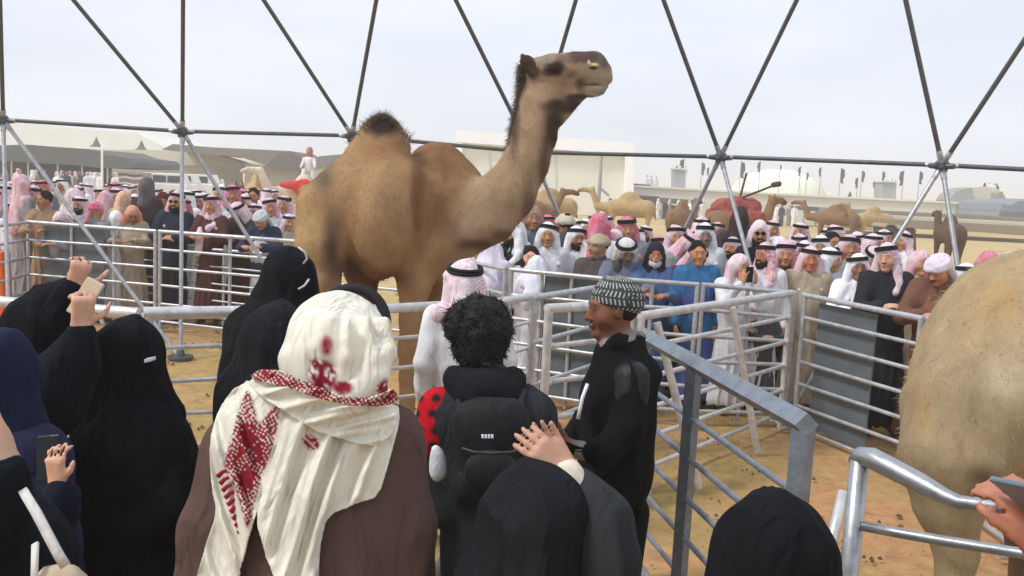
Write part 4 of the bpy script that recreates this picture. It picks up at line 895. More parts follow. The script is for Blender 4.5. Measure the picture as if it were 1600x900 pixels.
crowd = [
 # left group
 (-14, 296, 12.8, 'person in a pink scarf cut off by the left edge of the photo', dict(face=30, head='drape', hm=G_PALE, robe=GR)),
 (33, 272, 12.5, 'person in a long rose scarf hanging over the far fence post at left', dict(face=150, head='long', hm=G_PINK, agal=False, robe=GR, shawl=G_PINK)),
 (68, 297, 12.4, 'bareheaded dark haired man in tan shirt looking left', dict(face=10, yaw=-42, head='hair', hm=G_HAIR, robe=cloth(160, 130, 104), pose='rail')),
 (94, 326, 12.2, 'person bowing in a pale pink scarf under the bright falling strut', dict(face=-10, yaw=22, pitch=28, head='drape', hm=G_PALE, agal=False, robe=GR, pose='rail')),
 (112, 293, 13.3, 'person in white pink scarf right behind the bright falling strut', dict(face=160, head='long', hm=ghutra(.3), agal=False, robe=W_)),
 (145, 314, 12.2, 'person in a vivid rose wound scarf, head lowered, by the grey board', dict(face=170, head='wrap', hm=G_HOT, robe=GR, pose='rail')),
 (158, 297, 13.4, 'person in pink scarf with a scrap of blue beside the ear', dict(face=190, head='drape', hm=G_PINK, agal=False, robe=GR)),
 (174, 329, 12.3, 'small person in a white head cloth next to the vivid rose scarf', dict(face=185, head='hood', hm=G_W, robe=W_)),
 (192, 298, 13.2, 'person in a pale apricot scarf left of the tall brown cloaked man', dict(face=170, head='drape', hm=ghutra(.4, (222, 168, 108), (230, 190, 170)), agal=False, robe=BEI)),
 (209, 317, 12.3, 'man in a beige robe and salmon scarf looking down over the rail', dict(face=5, yaw=22, pitch=28, head='drape', hm=ghutra(.6, (206, 120, 96), (226, 176, 156)), agal=False, robe=BEI, pose='rail', sk=SK)),
 (233, 277, 13.1, 'tall man in a dark brown cloak and grey hood turned away', dict(face=165, head='hood', hm=cloth(104, 98, 98), robe=DBR, jacket=DBR)),
 (252, 300, 13.8, 'person with a dark red head cloth behind the man in sunglasses', dict(face=20, head='hood', hm=G_MAROON, robe=DGR)),
 (266, 298, 12.2, 'man in navy jacket with pink scarf and sunglasses, arms folded', dict(face=0, head='drape', hm=G_PINK, glasses=True, robe=CHAR, jacket=NAVY, pose='fold', beard=2)),
 (299, 297, 13.5, 'person in white just right of the vertical strut', dict(face=-20, head='drape', hm=G_W, robe=W_)),
 (329, 304, 12.2, 'man in brown robe with a pink scarf thrown across his chest', dict(face=-6, head='drape', hm=G_PINK, robe=BRN, shawl=G_PALE, pose='rail')),
 (357, 288, 13.9, 'person in mottled pink scarf standing at the back by the steep strut', dict(face=15, head='thrown', hm=G_HOT, robe=W_)),
 (342, 290, 14.5, 'person in a pale scarf in the back row behind the steep strut', dict(face=-15, head='drape', hm=G_PALE, robe=GR)),
 (376, 312, 12.5, 'man in pink scarf and cord bowing beside the steep strut', dict(face=-20, yaw=-22, pitch=28, head='drape', hm=G_PALE, robe=MAR, jacket=DBR, pose='rail')),
 (391, 292, 14.3, 'dark clad person far behind the pink scarves', dict(face=10, head='hair', hm=G_HAIR, robe=CHAR)),
 (416, 325, 12.1, 'man in a white grey turban and navy vest with lowered face', dict(face=-8, yaw=0, pitch=28, head='wrap', hm=G_GREY, robe=cloth(200, 200, 206), jacket=cloth(50, 54, 80), pose='rail')),
 (431, 309, 12.9, 'man in pink scarf with black cord right behind the white turban', dict(face=20, head='drape', hm=G_PINK, robe=W_)),
 (449, 334, 12.8, 'person in a pale scarf half hidden by the camel\'s rump', dict(face=30, head='drape', hm=G_PALE, robe=BEI)),
 (402, 318, 13.8, 'person with a pink scarf between the steep strut and the white turban', dict(face=-5, head='drape', hm=G_PALE, robe=GR)),
 # middle group
 (778, 370, 9.3, 'bent person in lilac white cloth beside the camel\'s chest', dict(face=150, pitch=28, yaw=22, head='long', hm=G_LAV, agal=False, robe=G_LAV, pose='rail')),
 (814, 344, 9.4, 'man in a white scarf and dark coat with brown face looking left', dict(face=-20, yaw=-42, head='drape', hm=G_W, agal=False, robe=W_, jacket=CHAR, beard=2)),
 (831, 384, 9.2, 'child with short dark hair in white below the camel\'s throat', dict(face=-20, yaw=22, head='hair', hm=G_HAIR, robe=W_, beard=0, sk=SKL)),
 (861, 347, 9.5, 'man in white scarf, black cord and white robe near the thin strut', dict(face=0, pitch=0, head='drape', hm=G_W, robe=W_, beard=1)),
 (848, 396, 9.0, 'person in white bent over, only a round white back of cloth showing', dict(face=170, pitch=28, yaw=0, head='long', hm=cloth(226, 226, 238), agal=False, robe=cloth(224, 224, 236), pose='rail')),
 (883, 332, 10.2, 'man turned away in white with a dark vest and white arm stretched down', dict(face=200, head='cap', hm=cloth(206, 196, 176), robe=W_, jacket=DGR)),
 (907, 353, 9.8, 'man in white scarf with black cord left of the rose turban', dict(face=20, head='drape', hm=G_W, robe=W_, beard=2)),
 (822, 320, 10.4, 'person in a grey brown scarf in the back row below the camel\'s neck', dict(face=10, head='drape', hm=cloth(168, 136, 118), agal=False, robe=SLA)),
 (796, 338, 10.2, 'person in white pink scarf nearest the camel\'s throat in the back row', dict(face=-10, head='drape', hm=ghutra(.3), robe=W_)),
 (934, 333, 9.7, 'tall person with a big vivid rose scarf wound over the head', dict(face=160, head='thrown', hm=G_HOT, agal=False, robe=W_)),
 (937, 364, 9.0, 'boy in a beige cap and dark grey shirt looking left', dict(face=-15, yaw=-42, head='cap', hm=G_CAP, robe=cloth(88, 82, 80), beard=0, sk=SKL)),
 (963, 358, 9.9, 'person in a pale white pink scarf between the boy and the cord topped scarf', dict(face=30, head='drape', hm=ghutra(.25), agal=False, robe=W_)),
 (990, 338, 10.3, 'man in rose scarf and cord in the back row above the grey jacket', dict(face=0, head='drape', hm=G_HOT, robe=GR)),
 (986, 366, 9.0, 'man in slate jacket and white head cloth with a black ring cord', dict(face=8, pitch=28, yaw=0, head='drape', hm=cloth(222, 220, 218), robe=SLA, jacket=SLA, pose='rail', sk=srgb(160, 130, 112))),
 (1021, 377, 8.9, 'old man with a white beard in dark hood and blue robe', dict(face=-4, head='hood', hm=G_DARK, robe=BLU2, shawl=None, beard=3, pose='rail', sk=srgb(196, 132, 96))),
 (1047, 356, 9.6, 'man in pink scarf tilting his head with a thick black cord', dict(face=25, yaw=22, pitch=28, head='drape', hm=G_PINK, robe=GR, ti=4)),
 (1063, 352, 10.4, 'person in pale rose scarf right behind the tilted head', dict(face=0, head='thrown', hm=G_PALE, robe=W_)),
 (1078, 379, 9.3, 'man in pink scarf and brown robe peeking left of the blue jumper', dict(face=14, yaw=22, pitch=28, head='drape', hm=G_PINK, robe=BRN, sk=SKD, pose='rail')),
 (1103, 375, 8.8, 'bareheaded black haired man in a bright blue jumper', dict(face=2, head='hair', hm=G_HAIR, robe=cloth(74, 90, 150), jacket=BLUE, beard=1, pose='stand', sk=srgb(190, 134, 96))),
 (1115, 348, 9.9, 'man in a white robe and white scarf standing behind the blue jumper', dict(face=-5, head='drape', hm=G_W, robe=W_, sk=srgb(168, 142, 132))),
 (1151, 322, 10.6, 'person in dark brown cloak turned away below the red saddle cloth', dict(face=175, head='hood', hm=DBR, robe=W_, jacket=cloth(74, 60, 60), shawl=cloth(74, 60, 60))),
 (1183, 343, 9.7, 'man in a pale pink scarf with big black sunglasses', dict(face=-6, head='drape', hm=ghutra(.25, (206, 120, 150)), agal=False, glasses=True, robe=CHAR, beard=2)),
 (1153, 396, 8.7, 'person in a pink scarf filming with a raised phone', dict(face=8, pitch=0, yaw=22, head='long', hm=G_PALE, agal=False, robe=W_, pose='phone', item='phone')),
 (1195, 378, 8.8, 'bearded man in a coral scarf and white robe leaning toward the strut', dict(face=-12, yaw=-42, pitch=0, head='drape', hm=G_COR, robe=W_, shawl=G_PALE, beard=2, sk=srgb(190, 130, 106))),
 (1221, 368, 9.7, 'person in striped white cap behind the coral scarf', dict(face=5, head='cap', hm=W_, robe=GR)),
 (1233, 377, 9.1, 'smiling man in pink scarf and maroon robe left of the corner post', dict(face=5, yaw=-22, head='drape', hm=G_PINK, robe=MAR, agal=True)),
 (1262, 384, 8.9, 'old man in pink scarf and beige robe behind the corner post', dict(face=-6, pitch=0, head='drape', hm=ghutra(.5, (200, 86, 96)), agal=True, robe=BEI, jacket=cloth(170, 156, 134), beard=0, sk=srgb(196, 126, 92))),
 (1281, 367, 9.9, 'man in white scarf and cord at the back just right of the corner post', dict(face=-20, head='drape', hm=G_W, robe=W_)),
 (1292, 386, 9.0, 'man in white scarf and pale blue robe turned right beside the beige robe', dict(face=40, yaw=22, head='drape', hm=G_W, robe=cloth(196, 204, 216))),
 (1302, 361, 10.4, 'dark haired person in the back row left of the smiling man in rose', dict(face=10, head='hair', hm=G_HAIR, robe=CHAR)),
 (1327, 366, 9.4, 'smiling man in pink scarf behind the man with white robe and moustache', dict(face=-4, head='drape', hm=G_PINK, robe=GR, beard=0)),
 (1306, 383, 9.5, 'man in a white scarf behind the pale blue robe', dict(face=-10, head='drape', hm=G_W, robe=W_)),
 (1357, 378, 9.4, 'person bowing so that the ring cord shows round a pink crown', dict(face=-20, pitch=28, yaw=22, head='drape', hm=G_PALE, robe=W_)),
 (1347, 396, 8.4, 'man with thick moustache in brilliant white scarf and robe', dict(face=-8, yaw=0, pitch=0, head='drape', hm=cloth(246, 244, 250), robe=cloth(246, 244, 250), pose='rail', sk=srgb(150, 104, 84))),
 (1402, 379, 8.1, 'man in a charcoal coat with hands clasped on the rail', dict(face=-14, yaw=-22, head='drape', hm=G_PALE, robe=CHAR, jacket=CHAR, pose='clasp', sk=SKL)),
 (1428, 389, 8.8, 'person in an orange pink scarf right of the charcoal coat', dict(face=10, head='drape', hm=G_COR, agal=False, robe=BEI)),
 (1467, 390, 7.7, 'man in lilac white turban and brown coat looking down at his hands', dict(face=-30, yaw=-22, pitch=28, head='wrap', hm=ghutra(.16, (214, 150, 180), (232, 226, 240)), robe=cloth(140, 96, 76), jacket=cloth(118, 84, 68), pose='clasp', sk=srgb(196, 134, 110))),
 (1514, 411, 7.9, 'person in pale scarf with black cord beside the tan camel\'s back', dict(face=20, head='drape', hm=G_W, robe=BEI)),
 (1549, 392, 8.6, 'person in pink scarf behind the tan camel\'s back, left one of two', dict(face=-10, head='drape', hm=G_HOT, agal=False, robe=GR)),
 (1571, 393, 8.7, 'person in a pale scarf with black cord behind the tan camel\'s back', dict(face=15, head='drape', hm=ghutra(.2), robe=GR)),
 (1160, 452, 8.9, 'crouching child in a grey beige hood below the coral scarf', dict(face=5, head='hood', hm=cloth(168, 160, 146), robe=KHA, beard=0, sk=SKL, pose='clasp')),
 (1200, 466, 8.8, 'crouching child in a dark hood left of the corner post', dict(face=-5, head='hood', hm=G_DARK, robe=DGR, beard=0, sk=SKL, pose='clasp')),
]
for px, yt, D, lab, kw in crowd: person(px, yt, D, lab, **kw)
# extra faces that fill the rows between those ones
fills = [(22, 312, 12.6), (128, 304, 13.0), (218, 300, 13.4), (284, 306, 12.9), (312, 299, 13.8), (384, 300, 14.2), (440, 302, 13.8), (870, 366, 10.6), (1006, 352, 10.9), (1034, 366, 10.9), (1094, 362, 10.8), (1136, 366, 10.5), (1170, 366, 10.6), (1206, 366, 10.7), (1248, 372, 10.6), (1314, 374, 10.6), (1340, 372, 10.9), (1382, 384, 9.8), (1444, 398, 9.6), (922, 366, 10.6), (950, 350, 11.0), (770, 352, 10.6), (790, 372, 9.9), (5, 284, 13.4), (52, 286, 13.2), (180, 290, 13.6)]
hm_c = [G_PINK, G_PALE, G_W, G_HOT, G_PALE, ghutra(.3)]; rb_c = [W_, GR, BEI, W_, SLA, KHA, W_, DBR]
O30 = ORD+['twenty-second', 'twenty-third', 'twenty-fourth', 'twenty-fifth', 'twenty-sixth', 'twenty-seventh', 'twenty-eighth', 'twenty-ninth', 'thirtieth', 'thirty-first', 'thirty-second', 'thirty-third', 'thirty-fourth']
def ORD2(k): return O30[k]
NBR = ['in rose scarf just left of the bareheaded man', 'in pale scarf above the vivid rose wound scarf', 'in white scarf left of the tall brown cloak', 'in vivid rose scarf between the sunglasses and the vertical strut', 'in pale scarf left of the scarf thrown across a chest',
 'in pale pink scarf above the man bowing by the steep strut', 'in rose scarf touching the camel\'s rump', 'in pale scarf right of the white robe near the thin strut', 'in white scarf between slate jacket and dark hood', 'in vivid rose scarf above the old man\'s dark hood',
 'in pale scarf at the blue jumper\'s left temple', 'in pale pink scarf at the thick strut right of the blue jumper', 'in rose scarf left of the big black sunglasses', 'in pale scarf right above the coral scarf', 'in white scarf above the corner post',
 'in vivid rose scarf left of the smiling man behind the moustache', 'in pale scarf over the brilliant white scarf', 'in pale pink scarf left of the charcoal coat', 'in rose scarf left of the lilac white turban', 'in pale scarf left of the boy in the cap',
 'in white scarf right above the boy in the cap', 'in vivid rose scarf nearest the camel\'s chest', 'in pale scarf behind the bent person in lilac white', 'in pale pink scarf by the left hub post', 'in rose scarf right of the long rose scarf', 'in pale scarf behind the bit of blue']
for i, (x, y, D) in enumerate(fills):
    t = person(x, y+3, D, f'back row spectator {NBR[i]}', face=rng.randint(-30, 30), yaw=(0, 22, -22)[i % 3], pose='stand', head=('drape', 'thrown', 'drape')[i % 3], hm=hm_c[i % 6], robe=rb_c[i % 8], beard=1+(i % 2))
    t['group'] = 'spectators glimpsed in the back rows'
# a deeper, more distant crowd behind the two front groups
q1 = random.Random(3); dl = []
for x0, x1, y0, y1, D0, D1, n_, where in ((-20, 455, 279, 290, 15, 22, 34, 'left crowd'), (765, 1010, 340, 352, 12, 15, 12, 'crowd left of the dark hood'), (1060, 1420, 352, 368, 11.5, 14, 15, 'crowd on the right')):
    for k in range(n_):
        x = x0+(x1-x0)*(k+q1.uniform(.2, .8))/n_; D = q1.uniform(D0, D1); yt = ypx(x, D, q1.uniform(1.62, 1.8))
        c = q1.randrange(6); nm = ('rose', 'pale pink', 'white', 'vivid rose', 'pale pink', 'whitish pink')[c]
        t = person(x, yt, D, f'distant spectator in {nm} scarf behind the {where}, {n_} counted'.replace(f', {n_} counted', f', number {k+1}'), face=q1.randint(-60, 60)+(180 if q1.random() < .2 else 0), yaw=(0, 22, -22)[k % 3], head=('drape', 'thrown', 'long')[k % 3], hm=hm_c[c], robe=rb_c[q1.randrange(8)], beard=1+k % 2)
        t['group'] = 'distant spectators behind the front rows'; dl.append((t, where, k, nm))
WN = {'left crowd': 'left crowd', 'crowd left of the dark hood': 'middle crowd', 'crowd on the right': 'right crowd'}
for t, where, k, nm in dl: t['label'] = f'distant spectator in {nm} scarf behind the {WN[where]}, {ORD2(k)} from left'
print('CROWD', NCOUNT)

# far little figures: one mesh each
def far_mesh(robe, hd, key):
    k = ('far', key)
    if k in MC: return MC[k]
    p = [cone((0, 0, .12), (0, 0, 1.25), .2, .16, .08, robe, S=(1, .7, 1)), cone((-.16, 0, 1.36), (.16, 0, 1.36), .08, None, .06, robe), cone((.2, 0, 1.34), (.25, -.06, .85), .06, .05, .04, robe), cone((-.2, 0, 1.34), (-.25, -.02, .85), .06, .05, .04, robe),
         ell((0, -.02, 1.6), (.075, .09, .11), .02, SK), ell((0, .025, 1.62), (.1, .1, .13), .02, hd), cone((0, .04, 1.55), (0, .06, 1.35), .1, .13, .05, hd)]
    MC[k] = solid(p, .045, name='person'); MC[k].materials.append(cloth(1, 1, 1, attr=True)); return MC[k]
FW = [far_mesh(srgb(236, 234, 236), srgb(240, 238, 240), 0), far_mesh(srgb(232, 230, 232), srgb(206, 130, 150), 1), far_mesh(srgb(70, 64, 66), srgb(50, 46, 48), 2), far_mesh(srgb(140, 130, 122), srgb(220, 200, 204), 3)]
FCN = ['white robed', 'white robed pink scarfed', 'black clad', 'grey brown robed']
def rank(x, xs): return sorted(xs).index(x)
def farp(px, D, m, label, group, h=1.72):
    g = gz(px, D); o = link('person', FW[m], None, None, tuple(g)); o.scale = (h/1.74,)*3; o.rotation_euler.z = rng.uniform(-1.5, 1.5); return tag(o, label, 'person', group)
for i, (x, D, m) in enumerate([(28, 56, 0), (32, 50, 1), (50, 50, 0), (57, 52, 3), (70, 58, 2), (88, 46, 0), (97, 56, 3), (104, 54, 2), (110, 57, 1), (117, 55, 3), (124, 58, 2), (131, 56, 2), (137, 55, 0), (141, 57, 0), (147, 55, 0), (151, 58, 0), (156, 54, 0), (174, 58, 2), (180, 56, 0), (8, 54, 3), (-8, 58, 2)]):
    farp(x, D, m, f'tiny {FCN[m]} figure at the dark tent, {ORD[rank(x, [28, 32, 50, 57, 70, 88, 97, 104, 110, 117, 124, 131, 137, 141, 147, 151, 156, 174, 180, 8, -8])]} from left', 'people at the dark tent')
for i, (x, D, m) in enumerate([(1040, 76, 2), (1048, 70, 3), (1062, 66, 0), (1067, 67, 2), (1078, 66, 0), (1090, 72, 3), (1100, 68, 0), (1030, 72, 0), (1206, 70, 0), (1216, 72, 0), (1224, 71, 2), (1244, 70, 0), (1236, 73, 3)]):
    farp(x, D, m, f'tiny {FCN[m]} figure before the long wall, {ORD[rank(x, [1040, 1048, 1062, 1067, 1078, 1090, 1100, 1030, 1206, 1216, 1224, 1244, 1236])]} from left', 'people before the long wall')
for x, D, m, lab in ((367, 42, 2, 'dark robed figure left of a pair near the yellow camel'), (377, 42, 2, 'dark robed figure right of a pair near the yellow camel'), (391, 24, 2, 'person in black walking behind the fence left of the white turban'), (346, 48, 0, 'white robed person behind the pink scarves'), (992, 44, 2, 'dark figure on the tan rise left of the strut'), (954, 50, 2, 'dark figure standing at the cream hall\'s right corner'), (1347, 47, 2, 'woman in black sitting small on the far sand')):
    farp(x, D, m, lab, None, .9 if x == 1347 else 1.72)
for ii, (x, y, D) in enumerate(((1055, 262, 90.5), (1061, 262, 91), (1068, 261, 90.5), (1383, 283, 90.5), (1391, 281, 91), (1397, 283, 90.6), (1010, 276, 90), (1016, 277, 89.5), (1024, 279, 89), (1328, 303, 89.5), (1538, 288, 93), (1545, 287, 93), (1552, 288, 93), (1556, 289, 93))):
    mm = int(rng.choice([0, 0, 2])); o = farp(x, D, mm, f'tiny {FCN[mm]} figure up on the wall or towers, {ORD[rank(x, [1055, 1061, 1068, 1383, 1391, 1397, 1010, 1016, 1024, 1328, 1538, 1545, 1552, 1556])]} from left', 'people up on the wall and towers'); o.location.z = P(x, y+22, D).z-.1
    bx = thing if False else None
# banks of parked cars along the wall top read as dark lumps
def lump(px, py, D, label):
    t = bgthing('parked_car', label, 'car', px, D, 'distant dark cars on the wall'); t.location.z = P(px, py, D).z-1.2
    m = MB(); m.prism([(-2, -.8, 0), (2, -.8, 0), (2.1, -.8, .6), (1.2, -.8, .75), (.7, -.8, 1.25), (-.9, -.8, 1.3), (-1.5, -.8, .75), (-2.1, -.8, .65)], (0, 1.6, 0)); m.build('body', plain('car_dark', 70, 66, 68, .4), t, bevel=.05)
    MB().prism([(-.8, -.82, .78), (.95, -.82, .78), (.6, -.82, 1.15), (-.75, -.82, 1.18)], (0, .03, 0)).build('window', plain('car_glass', 60, 68, 76, .2), t)
    for x in (-1.2, 1.25): MB().tube((x, -.85, .0), (x, -.6, .0), .33, k=10).build('wheel', plain('tyre', 36, 36, 38), t)
for ii, (x, y, D) in enumerate(((1003, 285, 89), (1034, 289, 89), (1047, 290, 89), (1085, 292, 89), (1100, 294, 89), (1358, 307, 89), (1369, 308, 89), (1416, 311, 89), (1426, 311, 89))):
    lump(x, y+4, D, f'small dark car behind the long wall rim, {ORD[ii]} from left')
# ------------------------------------------------------------------ camels
def ppx(x, y, D): return P(x, y, D)
def cp(pts, k=.05, col=None, S=None):
    """chain of cones through (px, py, depth, radius in photo px)"""
    o = []
    for a, b in zip(pts, pts[1:]): o.append(cone(P(*a[:3]), P(*b[:3]), a[3]*a[2]/F, b[3]*b[2]/F, k, col, S))
    return o
def ep(x, y, D, rx, ry=None, rd=None, k=.05, col=None, op=1):
    s = D/F; return ell(P(x, y, D), (rx*s, (rd or rx)*s, (ry or rx)*s), k, col, None, op)
def pt(x, y, D, rx, ry, c, soft=.6, rd=None): return (x, y, rx, ry, c, soft)
def gpx(px, D, z=0.0): return (px, ypx(px, D, z), D)
def main_camel():
    T1 = srgb(158, 126, 92); T2 = srgb(144, 110, 78); TN = srgb(160, 136, 110); DK = srgb(84, 66, 54); MZ = srgb(158, 148, 124)
    p = cp([(660, 330, 7.05, 80), (690, 322, 7.1, 70)], .1, T1)
    p += cp([(524, 326, 6.6, 52), (566, 324, 6.68, 80), (594, 332, 6.68, 92)], .07, T1) + [ep(596, 345, 6.62, 46, 94, 84, .07, T1)]
    p += cp([(592, 266, 6.72, 52), (597, 226, 6.74, 38), (597, 203, 6.75, 22)], .09, T1, S=(1, .8, 1))
    p += cp([(556, 282, 6.7, 32), (574, 256, 6.72, 36)], .08, T1)
    p += cp([(684, 272, 7.1, 50), (706, 300, 7.05, 48)], .08, T2)
    p += cp([(686, 310, 7.0, 68), (664, 395, 6.9, 48)], .1, T1) + cp([(700, 330, 6.95, 60), (714, 352, 6.9, 48)], .08, TN)
    p += cp([(716, 348, 6.9, 56), (758, 330, 6.85, 47), (793, 303, 6.8, 41), (821, 256, 6.8, 35), (834, 210, 6.8, 33), (843, 168, 6.8, 32), (846, 132, 6.8, 29)], .06, TN, S=(1, .8, 1))
    p += cp([(700, 372, 6.85, 36), (770, 350, 6.8, 28)], .08, TN)
    # head
    hd = [((846, 116, 6.8, 27), (884, 116, 6.8, 26)), ((884, 116, 6.8, 26), (922, 106, 6.8, 24))]
    for a, b in hd: p += cp([a, b], .03, TN, S=(1, .72, 1))
    p += cp([(862, 99, 6.8, 15), (900, 98, 6.8, 15), (930, 96, 6.8, 15)], .03, TN, S=(1, .8, 1))
    p += [ep(930, 112, 6.8, 22, 24, 18, .03, MZ), ep(943, 118, 6.8, 13, 14, 12, .02, MZ)]
    p += cp([(866, 140, 6.8, 16), (902, 143, 6.8, 11), (930, 139, 6.8, 9), (943, 134, 6.8, 8)], .02, MZ, S=(1, .8, 1))
    p += cp([(908, 148, 6.8, 9), (868, 178, 6.8, 20)], .03, TN, S=(1, .8, 1)) + cp([(944, 112, 6.8, 12), (950, 124, 6.8, 7)], .02, MZ) + cp([(924, 148, 6.8, 5), (940, 143, 6.8, 6)], .02, MZ)
    p += [ep(865, 104, 6.66, 10, 9, 8, .02, TN), ep(865, 104, 6.94, 10, 9, 8, .02, TN), ep(866, 106, 6.655, 6, 5, 4, .004, (.01, .008, .006)), ep(866, 106, 6.945, 6, 5, 4, .004, (.01, .008, .006))]
    for dd in (6.68, 6.9): p += cp([(833, 112, dd, 9), (824, 98, dd-.01, 11), (816, 87, dd-.02, 4)], .015, DK, S=(1, .55, 1))
    # legs
    def leg(pts, foot_D, fx, c=T1):
        q = cp(pts, .05, c); fy = ypx(fx, foot_D, .10); q += cp([pts[-1], (fx, fy, foot_D, 12)], .03, c)
        f = P(fx, ypx(fx, foot_D, .05), foot_D); q += [ell((f.x+.04, f.y, .05), (.13, .11, .06), .03, c)]; return q
    p += leg([(512, 330, 6.5, 50), (503, 385, 6.42, 40), (506, 440, 6.4, 25), (498, 500, 6.4, 16), (510, 580, 6.42, 13)], 6.45, 506)
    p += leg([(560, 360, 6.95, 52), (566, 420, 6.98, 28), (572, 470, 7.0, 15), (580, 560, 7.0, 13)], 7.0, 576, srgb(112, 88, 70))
    p += leg([(662, 390, 6.75, 44), (648, 440, 6.7, 27), (642, 500, 6.7, 17), (640, 545, 6.7, 17), (637, 590, 6.7, 13)], 6.7, 634)
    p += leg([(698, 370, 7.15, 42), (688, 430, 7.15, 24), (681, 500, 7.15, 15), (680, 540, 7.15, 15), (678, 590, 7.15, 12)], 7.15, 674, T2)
    p += cp([(478, 300, 6.6, 12), (470, 350, 6.6, 8), (472, 400, 6.6, 6)], .04, T1)
    BR = srgb(112, 80, 56)
    LT = srgb(166, 134, 100); A_ = srgb(126, 92, 62); K = srgb(66, 53, 47)
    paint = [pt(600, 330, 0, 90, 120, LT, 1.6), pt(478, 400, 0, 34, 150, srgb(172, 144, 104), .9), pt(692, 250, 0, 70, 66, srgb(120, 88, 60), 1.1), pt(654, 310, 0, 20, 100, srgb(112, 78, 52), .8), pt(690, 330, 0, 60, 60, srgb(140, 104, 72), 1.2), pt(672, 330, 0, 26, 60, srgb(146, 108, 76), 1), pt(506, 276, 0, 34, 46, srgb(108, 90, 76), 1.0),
             pt(518, 390, 0, 22, 84, srgb(84, 64, 52), 1.0), pt(548, 425, 0, 46, 40, srgb(84, 62, 50), 1.0), pt(600, 436, 0, 70, 26, srgb(116, 82, 58), .9), pt(598, 240, 0, 50, 26, srgb(146, 110, 78), 1),  # dark flank beside the thigh: shadow painted into the coat colour
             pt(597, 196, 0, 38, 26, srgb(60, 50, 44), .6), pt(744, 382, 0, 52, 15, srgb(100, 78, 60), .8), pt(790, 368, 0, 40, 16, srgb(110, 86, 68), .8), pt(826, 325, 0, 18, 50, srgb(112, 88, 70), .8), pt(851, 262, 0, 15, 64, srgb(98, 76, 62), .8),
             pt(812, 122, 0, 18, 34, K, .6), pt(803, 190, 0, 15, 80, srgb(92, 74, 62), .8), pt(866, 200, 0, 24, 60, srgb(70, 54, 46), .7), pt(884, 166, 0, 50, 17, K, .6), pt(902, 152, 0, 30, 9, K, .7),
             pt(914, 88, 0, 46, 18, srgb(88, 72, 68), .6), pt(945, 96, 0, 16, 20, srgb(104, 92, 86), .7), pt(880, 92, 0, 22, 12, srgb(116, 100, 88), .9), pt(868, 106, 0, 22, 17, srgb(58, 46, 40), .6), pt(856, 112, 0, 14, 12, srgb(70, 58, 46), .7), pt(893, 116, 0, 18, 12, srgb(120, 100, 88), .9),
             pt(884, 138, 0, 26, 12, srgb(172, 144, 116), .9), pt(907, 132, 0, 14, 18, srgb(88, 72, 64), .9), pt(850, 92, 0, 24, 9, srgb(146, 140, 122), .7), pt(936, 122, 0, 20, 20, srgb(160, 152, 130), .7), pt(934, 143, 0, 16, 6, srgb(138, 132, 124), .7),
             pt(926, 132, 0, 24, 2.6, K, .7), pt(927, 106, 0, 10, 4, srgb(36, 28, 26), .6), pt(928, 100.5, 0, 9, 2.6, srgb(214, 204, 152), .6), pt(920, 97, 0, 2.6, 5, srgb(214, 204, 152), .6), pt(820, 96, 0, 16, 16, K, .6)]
    t = thing('camel', 'tall brown dromedary with raised head and dark tufted hump standing in the pen', 'camel', (P(600, 400, 6.8).x, P(600, 400, 6.8).y, 0))
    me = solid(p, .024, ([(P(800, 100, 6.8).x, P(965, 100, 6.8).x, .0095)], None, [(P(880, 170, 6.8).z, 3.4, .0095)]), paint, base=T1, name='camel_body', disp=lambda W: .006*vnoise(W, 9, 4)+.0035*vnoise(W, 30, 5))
    pi = parent_inv(t)
    o = link('body', me, fur(), t); o.matrix_basis = pi
    # short coat all over
    nV = len(me.vertices); co = np.empty(nV*3, np.float32); me.vertices.foreach_get('co', co); co = co.reshape(-1, 3)
    no = np.empty(nV*3, np.float32); me.vertices.foreach_get('normal', no); no = no.reshape(-1, 3); ca = np.empty(nV*4, np.float32); me.attributes['Col'].data.foreach_get('color', ca); ca = ca.reshape(-1, 4)[:, :3]
    rr = np.random.RandomState(21); big = np.array([i for i in rr.randint(0, nV, 20000) if co[i][2] > .7])
    hd_ = co[big][:, 2] > 2.55
    big = big[~(hd_ & (rr.rand(len(big)) < .75))]
    pj = co[big]+rr.randn(len(big), 3)*.008-no[big]*.003; nn_ = no[big]*.34+np.array([-.45, 0, -.75])
    coat_c = ca[big]*(1.08+.07*rr.randn(len(big), 1)).clip(.8, 1.3)
    h0 = link('coat_hair', strands(pj, nn_, .026, .0017, .25, coat_c, 5, .05, .22), fur('coat_strands'), t); h0.matrix_basis = pi; h0['kind'] = 'stuff'
    # shaggy tuft, mane and throat
    def hairs(pts, name, L, wd, c, seed, droop=.15, jit=.5, curl=.25):
        ps = [P(*q_[:3]) for q_ in pts]; ns = [Vector(q_[3]) for q_ in pts]
        h = link(name, strands(ps, ns, L, wd, curl, None, seed, droop, jit), plain('camel_hair', *c, rough=.95), t); h.matrix_basis = pi; h['kind'] = 'stuff'
    r = np.random.RandomState(3)
    pts = []
    for i in range(4200):
        x = r.normal(597, 15); y = 184+abs(x-597)*.7+r.rand()*20; pts.append((x, y, 6.75+r.uniform(-.11, .11), (r.randn()*.3+(x-597)/40, -.3, .9)))
    hairs(pts, 'hump_tuft', .078, .003, (80, 66, 58), 2, .05, .8, .5)
    nb = [(812, 100), (811, 120), (808, 150), (803, 180), (799, 205), (793, 235)]
    pts = []
    for i in range(2400):
        f = r.rand()*4.99; a, b = nb[int(f)], nb[int(f)+1]; u = f-int(f); x = a[0]+(b[0]-a[0])*u+r.uniform(0, 9); y = a[1]+(b[1]-a[1])*u
        pts.append((x, y, 6.8+r.uniform(-.06, .06), (-.6, -.2, -.5)))
    hairs(pts, 'neck_mane', .06, .0032, (92, 76, 66), 4, .3, .45)
